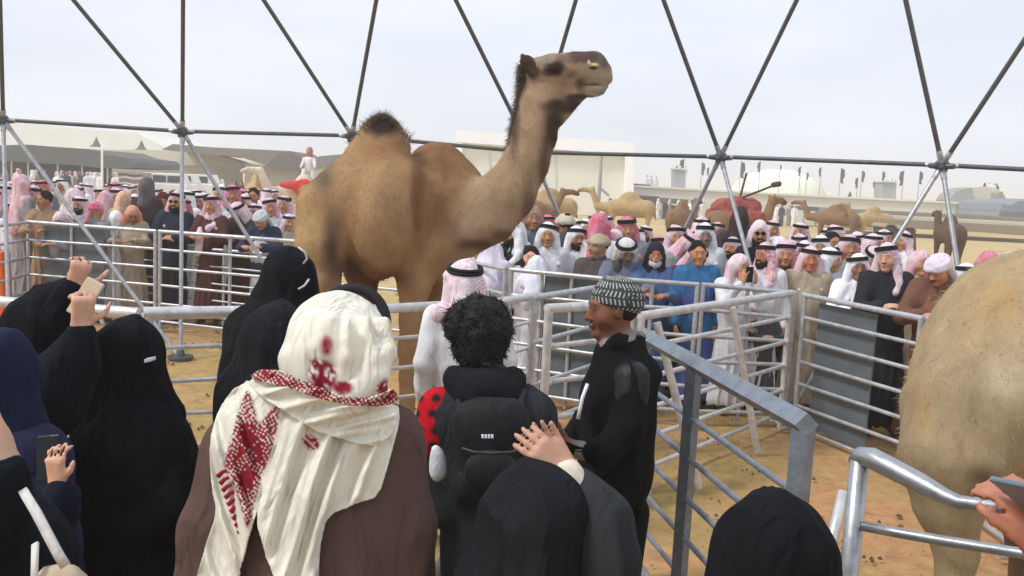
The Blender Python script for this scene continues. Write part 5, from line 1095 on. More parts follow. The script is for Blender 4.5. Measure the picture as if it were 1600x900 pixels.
    th = [(868, 168), (872, 195), (862, 230), (856, 262), (842, 300), (815, 350), (770, 380)]
    pts = []
    for i in range(700):
        f = r.rand()*5.99; a, b = th[int(f)], th[int(f)+1]; u = f-int(f); pts.append((a[0]+(b[0]-a[0])*u-r.uniform(4, 12), a[1]+(b[1]-a[1])*u-3, 6.8+r.uniform(-.05, .05), (.6, -.2, -.6)))
    hairs(pts, 'throat_hair', .035, .003, (92, 72, 58), 6, .2)
    b = cp([(818, 128, 6.8, 1), (833, 150, 6.62, 1)], .01)
main_camel()
def right_camel():
    T1 = srgb(166, 146, 114); T2 = srgb(154, 136, 108); PL = srgb(180, 164, 138); BR = srgb(112, 92, 70)
    D = 4.1
    p = cp([(1560, 622, D, 128), (1625, 585, D+.1, 178), (1760, 590, D+.25, 190), (1950, 600, D+.5, 180)], .15, T1)
    p += cp([(1640, 548, D+.05, 128), (1800, 465, D+.25, 110)], .2, T1)
    p += cp([(1512, 655, D-.12, 104), (1490, 720, D-.2, 76), (1482, 790, D-.2, 44), (1494, 860, D-.2, 27), (1492, 930, D-.2, 20), (1486, 1010, D-.2, 19)], .08, T2)
    fx = P(1486, 1090, D-.2)
    p += cp([(1486, 1010, D-.2, 19), (1486, ypx(1486, D-.2, .1), D-.2, 20)], .04, T2) + [ell((P(1486, 1010, D-.2).x+.03, P(1486, 1010, D-.2).y, .05), (.14, .12, .06), .03, T2)]
    p += cp([(1620, 690, D+.55, 80), (1600, 800, D+.6, 34), (1606, 930, D+.6, 20), (1600, ypx(1600, D+.6, .08), D+.6, 20)], .06, BR)
    p += cp([(1980, 660, D+.3, 90), (1980, 850, D+.25, 36), (1975, ypx(1975, D+.25, .08), D+.25, 24)], .08, T2) + cp([(2010, 560, D+.5, 110), (2150, 480, D+.6, 70), (2230, 330, D+.6, 45), (2260, 250, D+.6, 45), (2340, 240, D+.6, 34)], .08, T1)
    CU = [pt(x_, y_, 0, rr_, rr_*.7, c_, 1.6) for x_, y_, rr_, c_ in [(rng.uniform(1420, 1620), rng.uniform(430, 760), rng.uniform(10, 24), (srgb(154, 132, 100), srgb(172, 150, 118))[k_ % 2]) for k_ in range(14)]]
    paint = CU+[pt(1560, 470, D, 60, 60, srgb(168, 140, 100), 1), pt(1440, 640, D-.1, 30, 80, srgb(164, 140, 104), 1), pt(1580, 600, D, 70, 80, PL, 1.0), pt(1535, 745, D-.1, 45, 34, BR, .9), pt(1500, 700, D-.2, 14, 30, srgb(138, 116, 92), 1), pt(1560, 770, D, 50, 18, srgb(104, 84, 66), .8)]  # brown groin patches: shadow painted into the coat colour
    def dsp(W): return .010*vnoise(W, 7, 8)+.005*vnoise(W, 22, 9)
    t = thing('camel', 'light tan camel seen close at the right edge, only rump and hind leg in view', 'camel', (P(1600, 600, D).x, P(1600, 600, D).y, 0))
    o = link('body', solid(p, .026, None, paint, base=T1, name='camel_body', disp=dsp), fur('curly_fur', 1.0), t); o.matrix_basis = parent_inv(t)
    r = np.random.RandomState(8); me = o.data; n = len(me.vertices); pts = []; ns = []; cs = []
    for i in r.choice(n, 8000):
        v = me.vertices[int(i)]
        if v.co.z > 1.0 and v.co.x < 3.2: pts.append(v.co+v.normal*-.004); ns.append(v.normal*.5+Vector((-.1, -.1, -.5))); cs.append(Vector(me.attributes['Col'].data[int(i)].color[:3])*r.uniform(1.0, 1.2))
    h = link('woolly_hair', strands(pts, ns, .03, .0019, .9, [tuple(c) for c in cs], 9, .1, .35), fur('coat_strands'), t); h.matrix_basis = parent_inv(t); h['kind'] = 'stuff'
right_camel()
def camel_mesh(c1, c2, key, sit=False):
    k = ('cam', key)
    if k in MC: return MC[k]
    z = -.0
    p = [cone((-.7, 0, 1.45), (.6, 0, 1.45), .36, .34, .1, c1), ell((0, 0, 1.8), (.42, .2, .32), .15, c1), cone((.75, 0, 1.45), (1.25, 0, 1.45), .24, .16, .1, c1), cone((1.25, 0, 1.45), (1.55, 0, 2.1), .15, .11, .08, c1), cone((1.55, 0, 2.1), (1.9, 0, 2.12), .12, .09, .05, c1), cone((1.9, 0, 2.12), (2.08, 0, 2.06), .09, .08, .03, c2), cone((1.5, .08, 2.2), (1.46, .1, 2.3), .03, .015, .02, c2), cone((1.5, -.08, 2.2), (1.46, -.1, 2.3), .03, .015, .02, c2), cone((-1.0, 0, 1.6), (-1.08, 0, 1.0), .05, .03, .04, c2)]
    for x in (-.8, .65):
        for y in (-.17, .17): p += [cone((x, y, 1.3), (x+.04, y, .75), .16 if x < 0 else .13, .07, .06, c1), cone((x+.04, y, .75), (x, y, .08), .06, .045, .03, c1), ell((x+.03, y, .05), (.11, .09, .06), .03, c2)]
    MC[k] = solid(p, .045, name='camel', base=c1, disp=lambda W: .01*vnoise(W, 8, 3)); MC[k].materials.append(fur()); return MC[k]
C_TAN = camel_mesh(srgb(182, 156, 116), srgb(150, 122, 88), 1); C_BR = camel_mesh(srgb(136, 108, 80), srgb(104, 82, 62), 2); C_W = camel_mesh(srgb(222, 214, 198), srgb(200, 188, 168), 3); C_DK = camel_mesh(srgb(96, 76, 62), srgb(70, 56, 48), 4)
def fcamel(px, D, me, label, rz, s=1.0, group=None):
    o = link('camel', me, None, None, tuple(gz(px, D))); o.rotation_euler.z = R(rz); o.scale = (s,)*3; return tag(o, label, 'camel', group)
fcamel(400, 34, C_TAN, 'yellow tan camel facing the fence left of the rider in white', -70, 1.0)
cw = fcamel(482, 30, C_W, 'white camel carrying a rider, left of the brown camel\'s rump', -150, 1.05)
fcamel(858, 30, C_TAN, 'tan camel in the back whose hump shows right of the thin strut below the neck', 200, 1.0)
fcamel(812, 28, C_BR, 'brown camel just under the raised neck of the big camel', 20, .95)
fcamel(985, 36, C_TAN, 'sandy camel in front of the left end of the long wall', 170, 1.0)
fcamel(1068, 30, C_BR, 'brown camel grazing left of the camel with the red cloth', 60, .9)
cr_ = fcamel(1152, 22, C_BR, 'camel covered with a red cloth behind the crossing struts', 40, .98)
fcamel(1310, 40, C_BR, 'brown camel with raised neck right of the white dome', 150, .95)
fcamel(1368, 40, C_TAN, 'tan camel standing just left of the brown cloth booths', 200, .95)
fcamel(1490, 27, C_DK, 'dark camel seen end on behind the right hand strut', 80, .9)
# red saddle cloth, its poles; rider
def saddle():
    t = thing('saddle_cloth', 'bright red saddle cloth over the camel behind the crossing struts', 'saddle cloth', tuple(cr_.location), R(30)); Z = 1.05
    p = [cone((-.5, 0, 1.82), (.5, 0, 1.86), .24, .24, .1), cone((-.55, .28, 1.65), (.5, .28, 1.65), .15, .13, .1), cone((-.5, -.28, 1.6), (.55, -.28, 1.62), .15, .16, .1), cone((-.1, 0, 2.0), (.15, 0, 2.02), .14, .1, .05)]
    link('cloth', solid(p, .04, disp=lambda W: .045*vnoise(W, 14, 3)), cloth(158, 86, 76), t)
    MB().tube((.2, .1, 2.1), (.45, .2, 2.7), .03).tube((.1, -.1, 2.1), (1.0, -.25, 2.45), .03).build('pole', plain('dark_wood', 84, 66, 56), t)
    o = MB(); 
    p = [cone((.95, -.25, 2.45), (1.1, -.28, 2.48), .07, .07, .02)]; link('knob', solid(p, .02), plain('dark_wood', 84, 66, 56), t)
saddle()
def rider():
    g = Vector(cw.location); t = thing('person', 'rider in white robe with pink scarf sitting on the white camel', 'person', (g.x, g.y, 0)); hgt = P(480, 230, 30).z
    s = .0; z = hgt-.95
    p = [cone((0, 0, z+.2), (0, 0, z+.5), .17, .13, .05, (.75, .74, .75)), cone((-.15, 0, z+.55), (.15, 0, z+.55), .07, None, .05, (.75, .74, .75)), cone((.17, 0, z+.52), (.25, -.25, z+.3), .06, .05, .04, (.75, .74, .75)), cone((-.17, 0, z+.52), (-.2, -.28, z+.28), .06, .05, .04, (.75, .74, .75)),
         cone((.12, -.05, z+.1), (.32, -.25, z-.35), .1, .07, .05, (.72, .71, .72)), cone((-.12, -.05, z+.1), (-.32, -.25, z-.35), .1, .07, .05, (.72, .71, .72)), ell((0, -.02, z+.8), (.075, .09, .11), .02, SK)]
    link('body', solid(p, .03), cloth(1, 1, 1, attr=True), t)
    link('headscarf', solid([ell((0, .03, z+.84), (.11, .12, .13), .02), cone((0, .05, z+.75), (0, .08, z+.5), .1, .13, .05)], .03), cloth(176, 120, 128), t)
    d = thing('red_blanket', 'red blanket bundle hanging at the white camel\'s side', 'blanket', (g.x+.05, g.y-.8, 0)); z0 = P(482, 296, 29).z
    link('cloth', solid([ell((0, 0, z0), (.32, .16, .34), .1), cone((-.3, 0, z0+.1), (-.75, 0, z0+.1), .16, .08, .1), cone((0, 0, z0), (.1, 0, z0-.5), .2, .14, .1)], .04, disp=lambda W: .03*vnoise(W, 10, 2)), cloth(206, 62, 52), d)
rider()
# ------------------------------------------------------------------ spectators on the near side, modelled one by one
UND = (.3, .28, .26)
def gz_px(px, py, D, z): return (px, ypx(px, D, z))
def to_ground(x, y, D, r, r2=None, k=.05, S=(1, .8, 1)):
    p = P(x, y, D); s = D/F; return [cone(p, (p.x, p.y, .12), r*s, (r2 or r)*s, k, S=S)]
def fdisp(amp, sx=7, seed=0, vert=.8):
    def f(W):
        Z = W*np.array([1, 1, .25]); ph = sx*1.7*(W[:, 0]+.6*W[:, 1])+5.5*vnoise(Z, 2.6, seed+2)
        rg = (1-np.abs(np.sin(ph)))**2.2; rg2 = (1-np.abs(np.sin(ph*.53+3*vnoise(W, 4, seed+9))))**3
        return amp*(.5*vnoise(Z, sx, seed)+1.0*rg+.8*rg2-.5+.18*vnoise(W, sx*3.5, seed+5))
    return f
def child(name, me, mat, t): 
    o = link(name, me, mat, t); o.matrix_basis = parent_inv(t); return o
def inner(prims, f=.72):
    o = []
    for p in prims:
        if p['op'] < 0: continue
        q = dict(p)
        if q['t'] == 'c': q['ra'] *= f; q['rb'] *= f
        elif q['t'] == 'e': q['r'] = q['r']*f
        else: continue
        q['col'] = None; o.append(q)
    return o
def near_person(px, D, label, body, garments, res=.014, rb=.016, paint=(), fine=None):
    g = P(px, 450, D); t = thing('person', label, 'person', (g.x, g.y, 0))
    x, y = g.x, g.y; shoes = []
    for s in (-1, 1): shoes += [cone((x+s*.1, y, .6), (x+s*.1, y, .08), .06, .04, .03, UND), cone((x+s*.1, y+.0, .05), (x+s*.11, y+.16, .04), .04, .034, .02, SHOE)]
    child('body', solid(body+shoes, rb, fine, paint, base=UND, name='person_body'), skin(), t)
    for name, prims, mat, dsp, rs in garments: child(name, solid(prims, rs or res, name=name, disp=dsp), mat, t)
    return t
def poly_sd(poly, x, y):
    """signed distance (negative inside) and nearest boundary point"""
    n = len(poly); d2 = np.full(x.shape, 1e12); bx = np.zeros_like(x); by = np.zeros_like(x); ins = np.zeros(x.shape, bool)
    for i in range(n):
        ax, ay = poly[i]; cx, cy = poly[(i+1) % n]; ex, ey = cx-ax, cy-ay
        h = np.clip(((x-ax)*ex+(y-ay)*ey)/(ex*ex+ey*ey+1e-9), 0, 1); qx, qy = ax+h*ex, ay+h*ey; dd = (x-qx)**2+(y-qy)**2
        m = dd < d2; d2 = np.where(m, dd, d2); bx = np.where(m, qx, bx); by = np.where(m, qy, by)
        c = ((ay > y) != (cy > y)) & (x < (cx-ax)*(y-ay)/((cy-ay) if abs(cy-ay) > 1e-9 else 1e-9)+ax); ins ^= c
    return np.where(ins, -1, 1)*np.sqrt(d2), bx, by
def smooth_poly(poly, it=2):
    for _ in range(it):
        o = []
        for i in range(len(poly)):
            a, b = poly[i], poly[(i+1) % len(poly)]
            o += [(a[0]*.8+b[0]*.2, a[1]*.8+b[1]*.2), (a[0]*.2+b[0]*.8, a[1]*.2+b[1]*.8)]
        poly = o
    return poly
RV, UV, FV = [np.array(v, np.float32) for v in (rt, upv, fwd)]
def drape(name, poly, prims, off, D, mat, t, regions=(), base=(.8, .8, .8), step=3.5, fold=None, thick=.006, depth_clip=.35, sm=3):
    """a sheet of cloth lying on the modelled body below it, with real thickness"""
    poly = smooth_poly(poly, 1); xs = [p[0] for p in poly]; ys = [p[1] for p in poly]
    gx = np.arange(min(xs)-step, max(xs)+2*step, step); gy = np.arange(min(ys)-step, max(ys)+2*step, step)
    X, Y = np.meshgrid(gx, gy, indexing='ij'); sdv, bx, by = poly_sd(poly, X, Y)
    out_ = sdv > 0; PX_ = np.where(out_, bx, X); PY_ = np.where(out_, by, Y)
    rays = FV+RV*((PX_-800)/F)[..., None]-UV*((PY_-450)/F)[..., None]; rays = rays.reshape(-1, 3).astype(np.float32)
    ln = np.linalg.norm(rays, axis=1); T = np.full(len(rays), D-.5, np.float32); best = np.full(len(rays), 9.); bt = T.copy(); C0 = np.array(CAM, np.float32)
    act = (sdv.ravel() < step*2)
    for _ in range(34):
        d = np.full(len(T), 9., np.float32); d[act] = field(prims, C0+rays[act]*T[act][:, None])-off
        m = d < best; best = np.where(m, d, best); bt = np.where(m, T, bt); T = np.minimum(T+np.clip(d, -.05, .25)/ln*.9, D+depth_clip).astype(np.float32)
    T = bt.reshape(X.shape)
    valid = (sdv < step*1.5); TT = np.where(valid, T, np.nan)
    for _ in range(sm):
        st = np.stack([np.roll(TT, s, a) for a in (0, 1) for s in (-1, 1)]+[TT]); TT = np.where(valid, np.nanmean(np.where(np.isnan(st), np.nan, st), 0), np.nan)
    T = np.where(np.isnan(TT), D, TT)
    if fold is not None: T = T-fold(PX_, PY_, sdv)
    W = C0+rays*T.reshape(-1)[:, None]
    idx = np.arange(X.size).reshape(X.shape); ok = valid & (sdv < step*.95)
    c = ok[:-1, :-1] & ok[1:, :-1] & ok[1:, 1:] & ok[:-1, 1:]
    c &= (sdv[:-1, :-1]+sdv[1:, :-1]+sdv[1:, 1:]+sdv[:-1, 1:] < step*.9*2)
    Q = np.stack([idx[:-1, :-1][c], idx[:-1, 1:][c], idx[1:, 1:][c], idx[1:, :-1][c]], 1)
    used = np.unique(Q); remap = np.full(X.size, -1); remap[used] = np.arange(len(used))
    col_ = np.tile(np.array(base, float), (X.size, 1))
    for rp, rc, kind in regions:
        s2, _, _ = poly_sd(smooth_poly(rp, 1), X, Y); s2 = s2.ravel()
        f = np.clip(.5-s2/2.5, 0, 1)[:, None]
        if kind == 'emb':
            xx, yy = X.ravel(), Y.ravel(); pat = (np.sin(xx*.8+1.2*np.sin(yy*.21))*np.sin(yy*.75+1.5*np.sin(xx*.17)) > .25+.5*np.clip((-s2-5)/12, 0, 1)+.35*np.sin(xx*.11)*np.sin(yy*.09))
            rcv = np.where(pat[:, None], np.array(base), np.array(rc)); col_ = col_*(1-f)+rcv*f
        else: col_ = col_*(1-f)+np.array(rc)*f
    me = raw_mesh(W[used], remap[Q], col_[used], True, name)
    o = child(name, me, mat, t); sdm = o.modifiers.new('thickness', 'SOLIDIFY'); sdm.thickness = thick; sdm.offset = -1
    o.modifiers.new('smooth', 'SUBSURF').levels = 1; o.modifiers['smooth'].render_levels = 1
    return o
def waves(dirx, diry, lam, amp, seed=0, edge=10):
    def f(x, y, s):
        u = x*dirx+y*diry; v = -x*diry+y*dirx
        w = np.sin(6.283*u/lam+1.6*np.sin(v/95+seed)+.9*np.sin(u/37+seed*2)) + .5*np.sin(6.283*u/(lam*.53)+1.1*np.sin(v/60)+seed)
        return amp*(w*np.clip(-s/edge, .15, 1)+.6)
    return f

# ---- man in brown coat with the embroidered white scarf
def scarf_man():
    D = 2.1; c = lambda *a, **k: cp([(x, y, D+(dd if len(q) > 3 else 0), r) for q in a for (x, y, r, dd) in [tuple(q)+(0,)*(4-len(q))]], **k)
    coat = cp([(392, 694, D+.02, 66), (470, 664, D, 80), (586, 694, D+.02, 70)], .07) + [ep(474, 840, D, 160, 200, 112, .06), ep(480, 1000, D, 172, 220, 120, .08)]
    coat += cp([(372, 716, D+.0, 58), (332, 830, D-.04, 48), (314, 950, D-.06, 46), (350, 1060, D+.1, 42)], .035) + cp([(606, 708, D+.0, 60), (632, 820, D-.03, 48), (640, 960, D-.03, 46), (600, 1060, D+.12, 40)], .035)
    coat += to_ground(475, 1000, D, 185, 210)
    headp = [ep(528, 545, D, 76, 84, 84, .03)]
    hs = [ep(529, 538, D, 82, 83, 90, .03)] + cp([(500, 600, D-.02, 62), (540, 620, D, 66)], .05)
    for pts in (((466, 520, -.06, 14), (458, 560, -.07, 18), (474, 610, -.09, 18)), ((600, 505, -.06, 10), (603, 550, -.08, 13), (590, 590, -.10, 15), (545, 625, -.11, 18)), ((516, 500, -.118, 8), (500, 545, -.125, 10), (508, 600, -.12, 12)), ((574, 500, -.10, 7), (582, 560, -.105, 10), (556, 612, -.12, 13)), ((492, 500, -.105, 7), (480, 550, -.11, 9), (488, 600, -.11, 10)), ((546, 500, -.128, 5), (540, 560, -.132, 6), (528, 620, -.12, 9))):
        hs += cp([(x, y, D+dd, r) for x, y, dd, r in pts], .02)
    body = headp + cp([(525, 590, D, 50), (500, 660, D, 60)], .05) + inner(coat, .8)
    t = near_person(475, D, 'man in brown coat seen from behind under a white scarf with red embroidery', body, [('coat', coat, cloth(96, 76, 70, .95, .1, fold=.9), fdisp(.017, 6, 3), .012)], paint=())
    EM = srgb(142, 38, 54)
    DR = srgb(120, 30, 46)
    hs_me = solid(hs, .0075, None, [pt(503, 588, 0, 26, 30, EM, .3), pt(510, 540, 0, 13, 20, srgb(176, 84, 92), .5), pt(508, 536, 0, 4, 7, DR, .5), pt(513, 549, 0, 5, 6, DR, .5), pt(492, 566, 0, 10, 8, EM, .4), pt(536, 606, 0, 20, 13, EM, .4), pt(606, 606, 0, 24, 18, EM, .4)]+[pt(503+rng.uniform(-22, 22), 588+rng.uniform(-24, 24), 0, 3.2, 2.6, srgb(238, 236, 226), .5) for _ in range(26)]+[pt(606+rng.uniform(-20, 20), 606+rng.uniform(-14, 14), 0, 3, 2.6, srgb(238, 236, 226), .5) for _ in range(14)],
                  base=srgb(228, 224, 210), name='headscarf', disp=lambda W: .005*vnoise(W*np.array([1, 1, .4]), 30, 2)+.0025*vnoise(W*np.array([1, 1, .5]), 70, 4))
    WS = cloth(255, 255, 255, .95, .08, attr=True, fold=1.0)
    child('headscarf', hs_me, WS, t)
    # black cord ring
    C = P(545, 511, D+.02); u = Vector(RV); v = Vector(UV)*.93+Vector(FV)*.36; m = MB(); pts = []
    for a in range(41):
        th = a*math.pi/20; pts.append(C+u*math.cos(th)*.088+v*math.sin(th)*.097)
    m.path(pts, .0105, 10); m.path([p+Vector(FV)*.016+Vector(UV)*.004 for p in pts], .0105, 10); child('headband', pyd(m.V, m.F, True), AGAL, t)
    surf = coat+hs
    base = srgb(226, 222, 208)
    red = (EM, 'emb')
    # long left hanging end
    drape('scarf_end', [(392, 590), (360, 612), (340, 640), (326, 690), (330, 764), (338, 800), (318, 860), (300, 925), (368, 925), (384, 850), (398, 812), (418, 742), (436, 682), (440, 615)], surf, .012, D, WS, t,
          regions=[([(387, 604), (374, 636), (362, 680), (353, 712), (350, 735), (362, 752), (370, 772), (378, 800), (386, 828), (393, 812), (400, 780), (410, 745), (424, 706), (436, 660), (436, 622), (424, 640), (404, 664), (398, 640)], EM, 'emb')], base=base, fold=waves(.96, -.28, 40, .013, 1), step=2.4)
    # middle hanging end
    drape('scarf_end', [(440, 615), (434, 690), (414, 745), (398, 810), (412, 860), (436, 925), (498, 925), (500, 858), (512, 806), (560, 786), (592, 776), (610, 715), (626, 656), (622, 628), (548, 626)], surf, .016, D, WS, t,
          regions=[([(470, 682), (482, 678), (498, 686), (500, 700), (486, 706), (474, 696)], srgb(150, 40, 56), 'emb')], base=base, fold=waves(.94, .34, 44, .014, 2.2), step=3)
    # flap thrown over the shoulders
    drape('shoulder_wrap', [(384, 596), (412, 582), (452, 596), (500, 616), (552, 630), (600, 634), (626, 632), (618, 668), (596, 700), (545, 690), (488, 672), (440, 640), (404, 618)], surf, .034, D, WS, t, base=base, fold=waves(.25, .97, 30, .011, .6), step=3)
    drape('red_border', [(388, 590), (404, 576), (440, 579), (464, 592), (500, 606), (544, 622), (590, 620), (616, 606), (626, 626), (600, 636), (548, 634), (500, 624), (450, 606), (412, 598)], surf, .046, D, WS, t,
          regions=[([(380, 600), (404, 574), (440, 577), (464, 590), (500, 604), (544, 620), (590, 618), (618, 604), (628, 630), (600, 640), (548, 638), (500, 628), (450, 610), (412, 602)], EM, 'emb')], base=base, fold=waves(.5, .8, 26, .005, 1.6), step=2.2)
    # fringe tassels along the embroidered edge
    for i in range(9):
        f = i/8; x = 349+f*32; y = 738+f*88
        a = P(x+5, y-3, D-.16); drp = P(x-9, y+7, D-.165)
        o = MB().path([a, (a+drp)/2+Vector((0, 0, .003)), drp], [.004, .005, .006], 6); child('tassel', pyd(o.V, o.F, True), cloth(160, 36, 54), t)
scarf_man()

# ---- black veiled woman at left
def veil_woman():
    D = 3.2
    cl = cp([(172, 705, D, 58), (215, 690, D, 66), (252, 712, D, 48)], .1) + [ep(205, 800, D, 94, 170, 70, .1)] + cp([(250, 715, D+.02, 44), (284, 742, D-.03, 28), (262, 800, D-.12, 27), (222, 830, D-.16, 24)], .05) + cp([(150, 705, D, 40), (128, 770, D, 30), (140, 850, D-.02, 30)], .07)
    cl += to_ground(200, 850, D, 96, 118)
    sc_ = [ep(204, 546, D, 49, 53, 54, .03)] + cp([(205, 560, D+.01, 52), (207, 640, D+.02, 57), (208, 690, D, 64)], .05, S=(1, .85, 1)) + cp([(236, 600, D+.0, 26), (258, 650, D+.02, 24), (268, 676, D+.02, 14)], .05) + cp([(166, 600, D, 26), (160, 680, D, 40)], .06)
    body = [ep(203, 548, D, 42, 46, 44)] + cp([(203, 590, D, 22), (205, 660, D, 30)], .05) + inner(cl)
    t = near_person(205, D, 'woman in black veil and abaya standing at left seen from behind', body, [('abaya', cl, BLK, fdisp(.018, 8, 5), .014), ('headscarf', sc_, BLK, fdisp(.010, 9, 7), .012)])
    child('tag', MB().prism([P(224, 562, D-.175), P(237, 560, D-.175), P(238, 565, D-.175), P(225, 567, D-.175)], (0, .006, 0)).build('x', None).data, W_, t) if False else None
    o = MB().prism([P(225, 562, 3.03), P(238, 559, 3.04), P(238, 564, 3.04), P(226, 567, 3.03)], (0, .03, 0)); child('cloth_tag', pyd(o.V, o.F), W_, t)
veil_woman()
def tall_woman():
    D = 4.2
    cl = cp([(405, 520, D, 46), (452, 500, D, 52)], .1) + [ep(425, 620, D, 68, 150, 62, .1)] + to_ground(425, 640, D, 66, 84) + cp([(392, 520, D, 36), (372, 590, D-.03, 24), (380, 660, D-.1, 22)], .06) + cp([(486, 520, D, 34), (500, 620, D, 24)], .06)
    sc_ = [ep(448, 428, D, 38, 44, 44, .03)] + cp([(452, 440, D, 38), (446, 500, D+.0, 46), (420, 545, D, 50)], .07) + cp([(476, 420, D-.04, 16), (482, 470, D-.02, 20)], .04) + cp([(420, 470, D, 30), (392, 530, D, 36)], .06)
    t = near_person(440, D, 'tall woman in black veil turned toward the camel, tied with white cords', [ep(448, 430, D, 30, 36, 34)]+cp([(448, 460, D, 16), (446, 510, D, 24)], .04)+inner(cl), [('abaya', cl, BLK, fdisp(.012, 7, 9), .016), ('headscarf', sc_, BLK, fdisp(.007, 9, 2), .013)])
    for pts in (((466, 386), (476, 394), (480, 404), (474, 412)), ((466, 452), (476, 446), (483, 436))):
        m = MB().path([P(x, y, D-.13+i*.01) for i, (x, y) in enumerate(pts)], .005, 6); child('cord', pyd(m.V, m.F, True), W_, t)
tall_woman()
def hood_woman():
    D = 3.1
    cl = cp([(400, 620, D, 56), (450, 610, D, 64)], .1) + [ep(425, 740, D, 88, 180, 64, .1)] + to_ground(425, 760, D, 88, 104) + cp([(376, 610, D, 34), (366, 700, D, 26)], .06)
    sc_ = [ep(432, 528, D, 50, 58, 56, .03)] + cp([(430, 545, D, 52), (420, 620, D, 66)], .07) + cp([(392, 540, D, 20), (378, 600, D, 28)], .04)
    t = near_person(430, D, 'woman in a rounded black hood just left of the white scarf', [ep(432, 530, D, 40, 48, 44)]+cp([(432, 570, D, 22), (430, 610, D, 30)], .04)+inner(cl), [('abaya', cl, BLK, fdisp(.010, 7, 12), .016), ('headscarf', sc_, BLK2, fdisp(.010, 10, 4), .012)])
hood_woman()
# small sequins on the veil
# ---- curly haired man with a backpack
def curly_man():
    D = 3.4
    ck = cloth(48, 50, 54, .92, .1, fold=1.0); 
    jk = cp([(716, 650, D, 46), (762, 640, D, 50), (812, 650, D, 46)], .08) + [ep(765, 740, D, 82, 120, 64, .1), ep(765, 860, D, 78, 120, 62, .1)] + cp([(836, 650, D, 36), (846, 730, D-.02, 28), (836, 820, D-.1, 24)], .06) + cp([(700, 650, D, 38), (682, 730, D-.02, 27), (690, 800, D-.1, 24)], .06)
    jk += cp([(762, 640, D, 46), (758, 600, D+.0, 44)], .04)
    col_ = cp([(712, 592, D-.02, 22), (756, 606, D-.07, 28), (800, 592, D-.01, 20)], .05) + cp([(740, 620, D-.05, 34), (790, 620, D-.05, 30)], .06)
    tr = [cone(P(738, 880, D), (P(738, 880, D).x, P(738, 880, D).y, .1), .10, .06, .05), cone(P(790, 880, D), (P(790, 880, D).x, P(790, 880, D).y, .1), .10, .06, .05)]
    hd = [ep(752, 518, D, 38, 46, 44, .03, SK)] + cp([(752, 545, D, 24), (756, 610, D, 28)], .04, SK)
    bdy = hd+[ep(795, 522, D, 6, 12, 8, .01, SK)]+inner(jk)
    bdy += cp([(690, 800, D-.08, 16), (735, 850, D+.22, 12)], .03, SK)+hand(P(735, 850, D+.22), (.5, .2, -.5), (0, -1, 0), 1, 1, .5)
    t = near_person(762, D, 'man with thick curly black hair in a charcoal jacket seen from behind', bdy, [('jacket', jk, ck, fdisp(.008, 9, 3), .013), ('collar', col_, cloth(26, 28, 32), fdisp(.006, 12, 6), .012), ('trousers', tr, CHAR, None, .02)])
    hp = [ep(748, 514, D, 45, 51, 50, .05), ep(727, 502, D, 29, 28, 36, .05), ep(770, 506, D, 27, 30, 36, .05), ep(750, 552, D, 38, 26, 38, .05)]
    me = solid(hp, .012, name='hair', disp=lambda W: .014*vnoise(W, 38, 3)+.011*vnoise(W, 80, 5)); HM = plain('curly_black_hair', 40, 36, 38, .75, .35, 30, bump=.9, bscale=90)
    child('hair', me, HM, t); r = np.random.RandomState(4); pts = []; ns = []
    for i in r.choice(len(me.vertices), 4200): v = me.vertices[int(i)]; pts.append(v.co.copy()); ns.append(v.normal*.35)
    h = child('curls', strands(pts, ns, .019, .003, 1.8, None, 6, .4, 1.0), HM, t); h['kind'] = 'stuff'
    # red and black checked sleeve patch and pale bag at his left
    o = child('checked_sleeve', solid(cp([(688, 640, D-.01, 36), (674, 690, D-.04, 31)], .05), .012, [None]*3, [pt(x+(y//20 % 2)*5, y, 0, 10.5, 9, (.02, .02, .02), .5) for x in range(650, 712, 26) for y in range(622, 720, 25)], base=srgb(196, 24, 40), name='sleeve'), cloth(1, 2, 3, .9, .1, attr=True), t)
    b = thing('backpack', 'black backpack on the back of the curly haired man', 'backpack', tuple(P(768, 700, D-.22)))
    bp = [ep(768, 700, D-.24, 58, 74, 30, .05)] + cp([(735, 650, D-.22, 24), (800, 650, D-.22, 24)], .08) + cp([(728, 760, D-.24, 26), (806, 760, D-.24, 26)], .08)
    child('pack', solid(bp, .013, name='pack', disp=fdisp(.006, 12, 8)), cloth(24, 25, 28, .75, .3), b)
    child('pocket', solid([ep(768, 735, D-.33, 44, 34, 16, .03)], .012, disp=fdisp(.004, 12, 9)), cloth(30, 31, 34, .75, .3), b)
    for x0, x1 in ((722, 716), (812, 818)):
        m = MB().path([P(x0, 700, D-.2), P(x0-2, 650, D-.18), P(x1, 612, D-.06), P(x1, 606, D+.08)], .014, 8); child('strap', pyd(m.V, m.F, True), CHAR, b)
    m = MB()
    for x in (752, 757, 762, 767): m.prism([P(x, 680, D-.335), P(x+3.6, 680.4, D-.335), P(x+4, 685, D-.335), P(x+.5, 684.6, D-.335)], (0, .012, 0))
    child('logo', pyd(m.V, m.F), W_, b)
    child('zip', pyd(*(lambda q: (q.V, q.F))(MB().path([P(722, 700, D-.31), P(740, 706, D-.345), P(768, 708, D-.355), P(800, 706, D-.34), P(816, 700, D-.30)], .004, 6)), True), DGR, b)
    g = thing('carrier_bag', 'white carrier bag held beside the curly haired man\'s left side', 'bag', tuple(P(694, 760, D-.18)))
    child('bag', solid([ep(683, 728, D-.2, 11, 28, 9, .03)]+cp([(680, 700, D-.2, 4), (684, 735, D-.2, 9)], .04), .01, disp=fdisp(.008, 14, 2)), W_, g)
curly_man()
# ---- man in ring cord scarf just behind him
person(750, 406, 5.15, 'man with pink white scarf and dark ring cord right behind the curly hair', face=186, head='thrown', hm=ghutra(.3, (206, 110, 140)), robe=W_, shawl=G_PALE, pose='stand', ti=4)
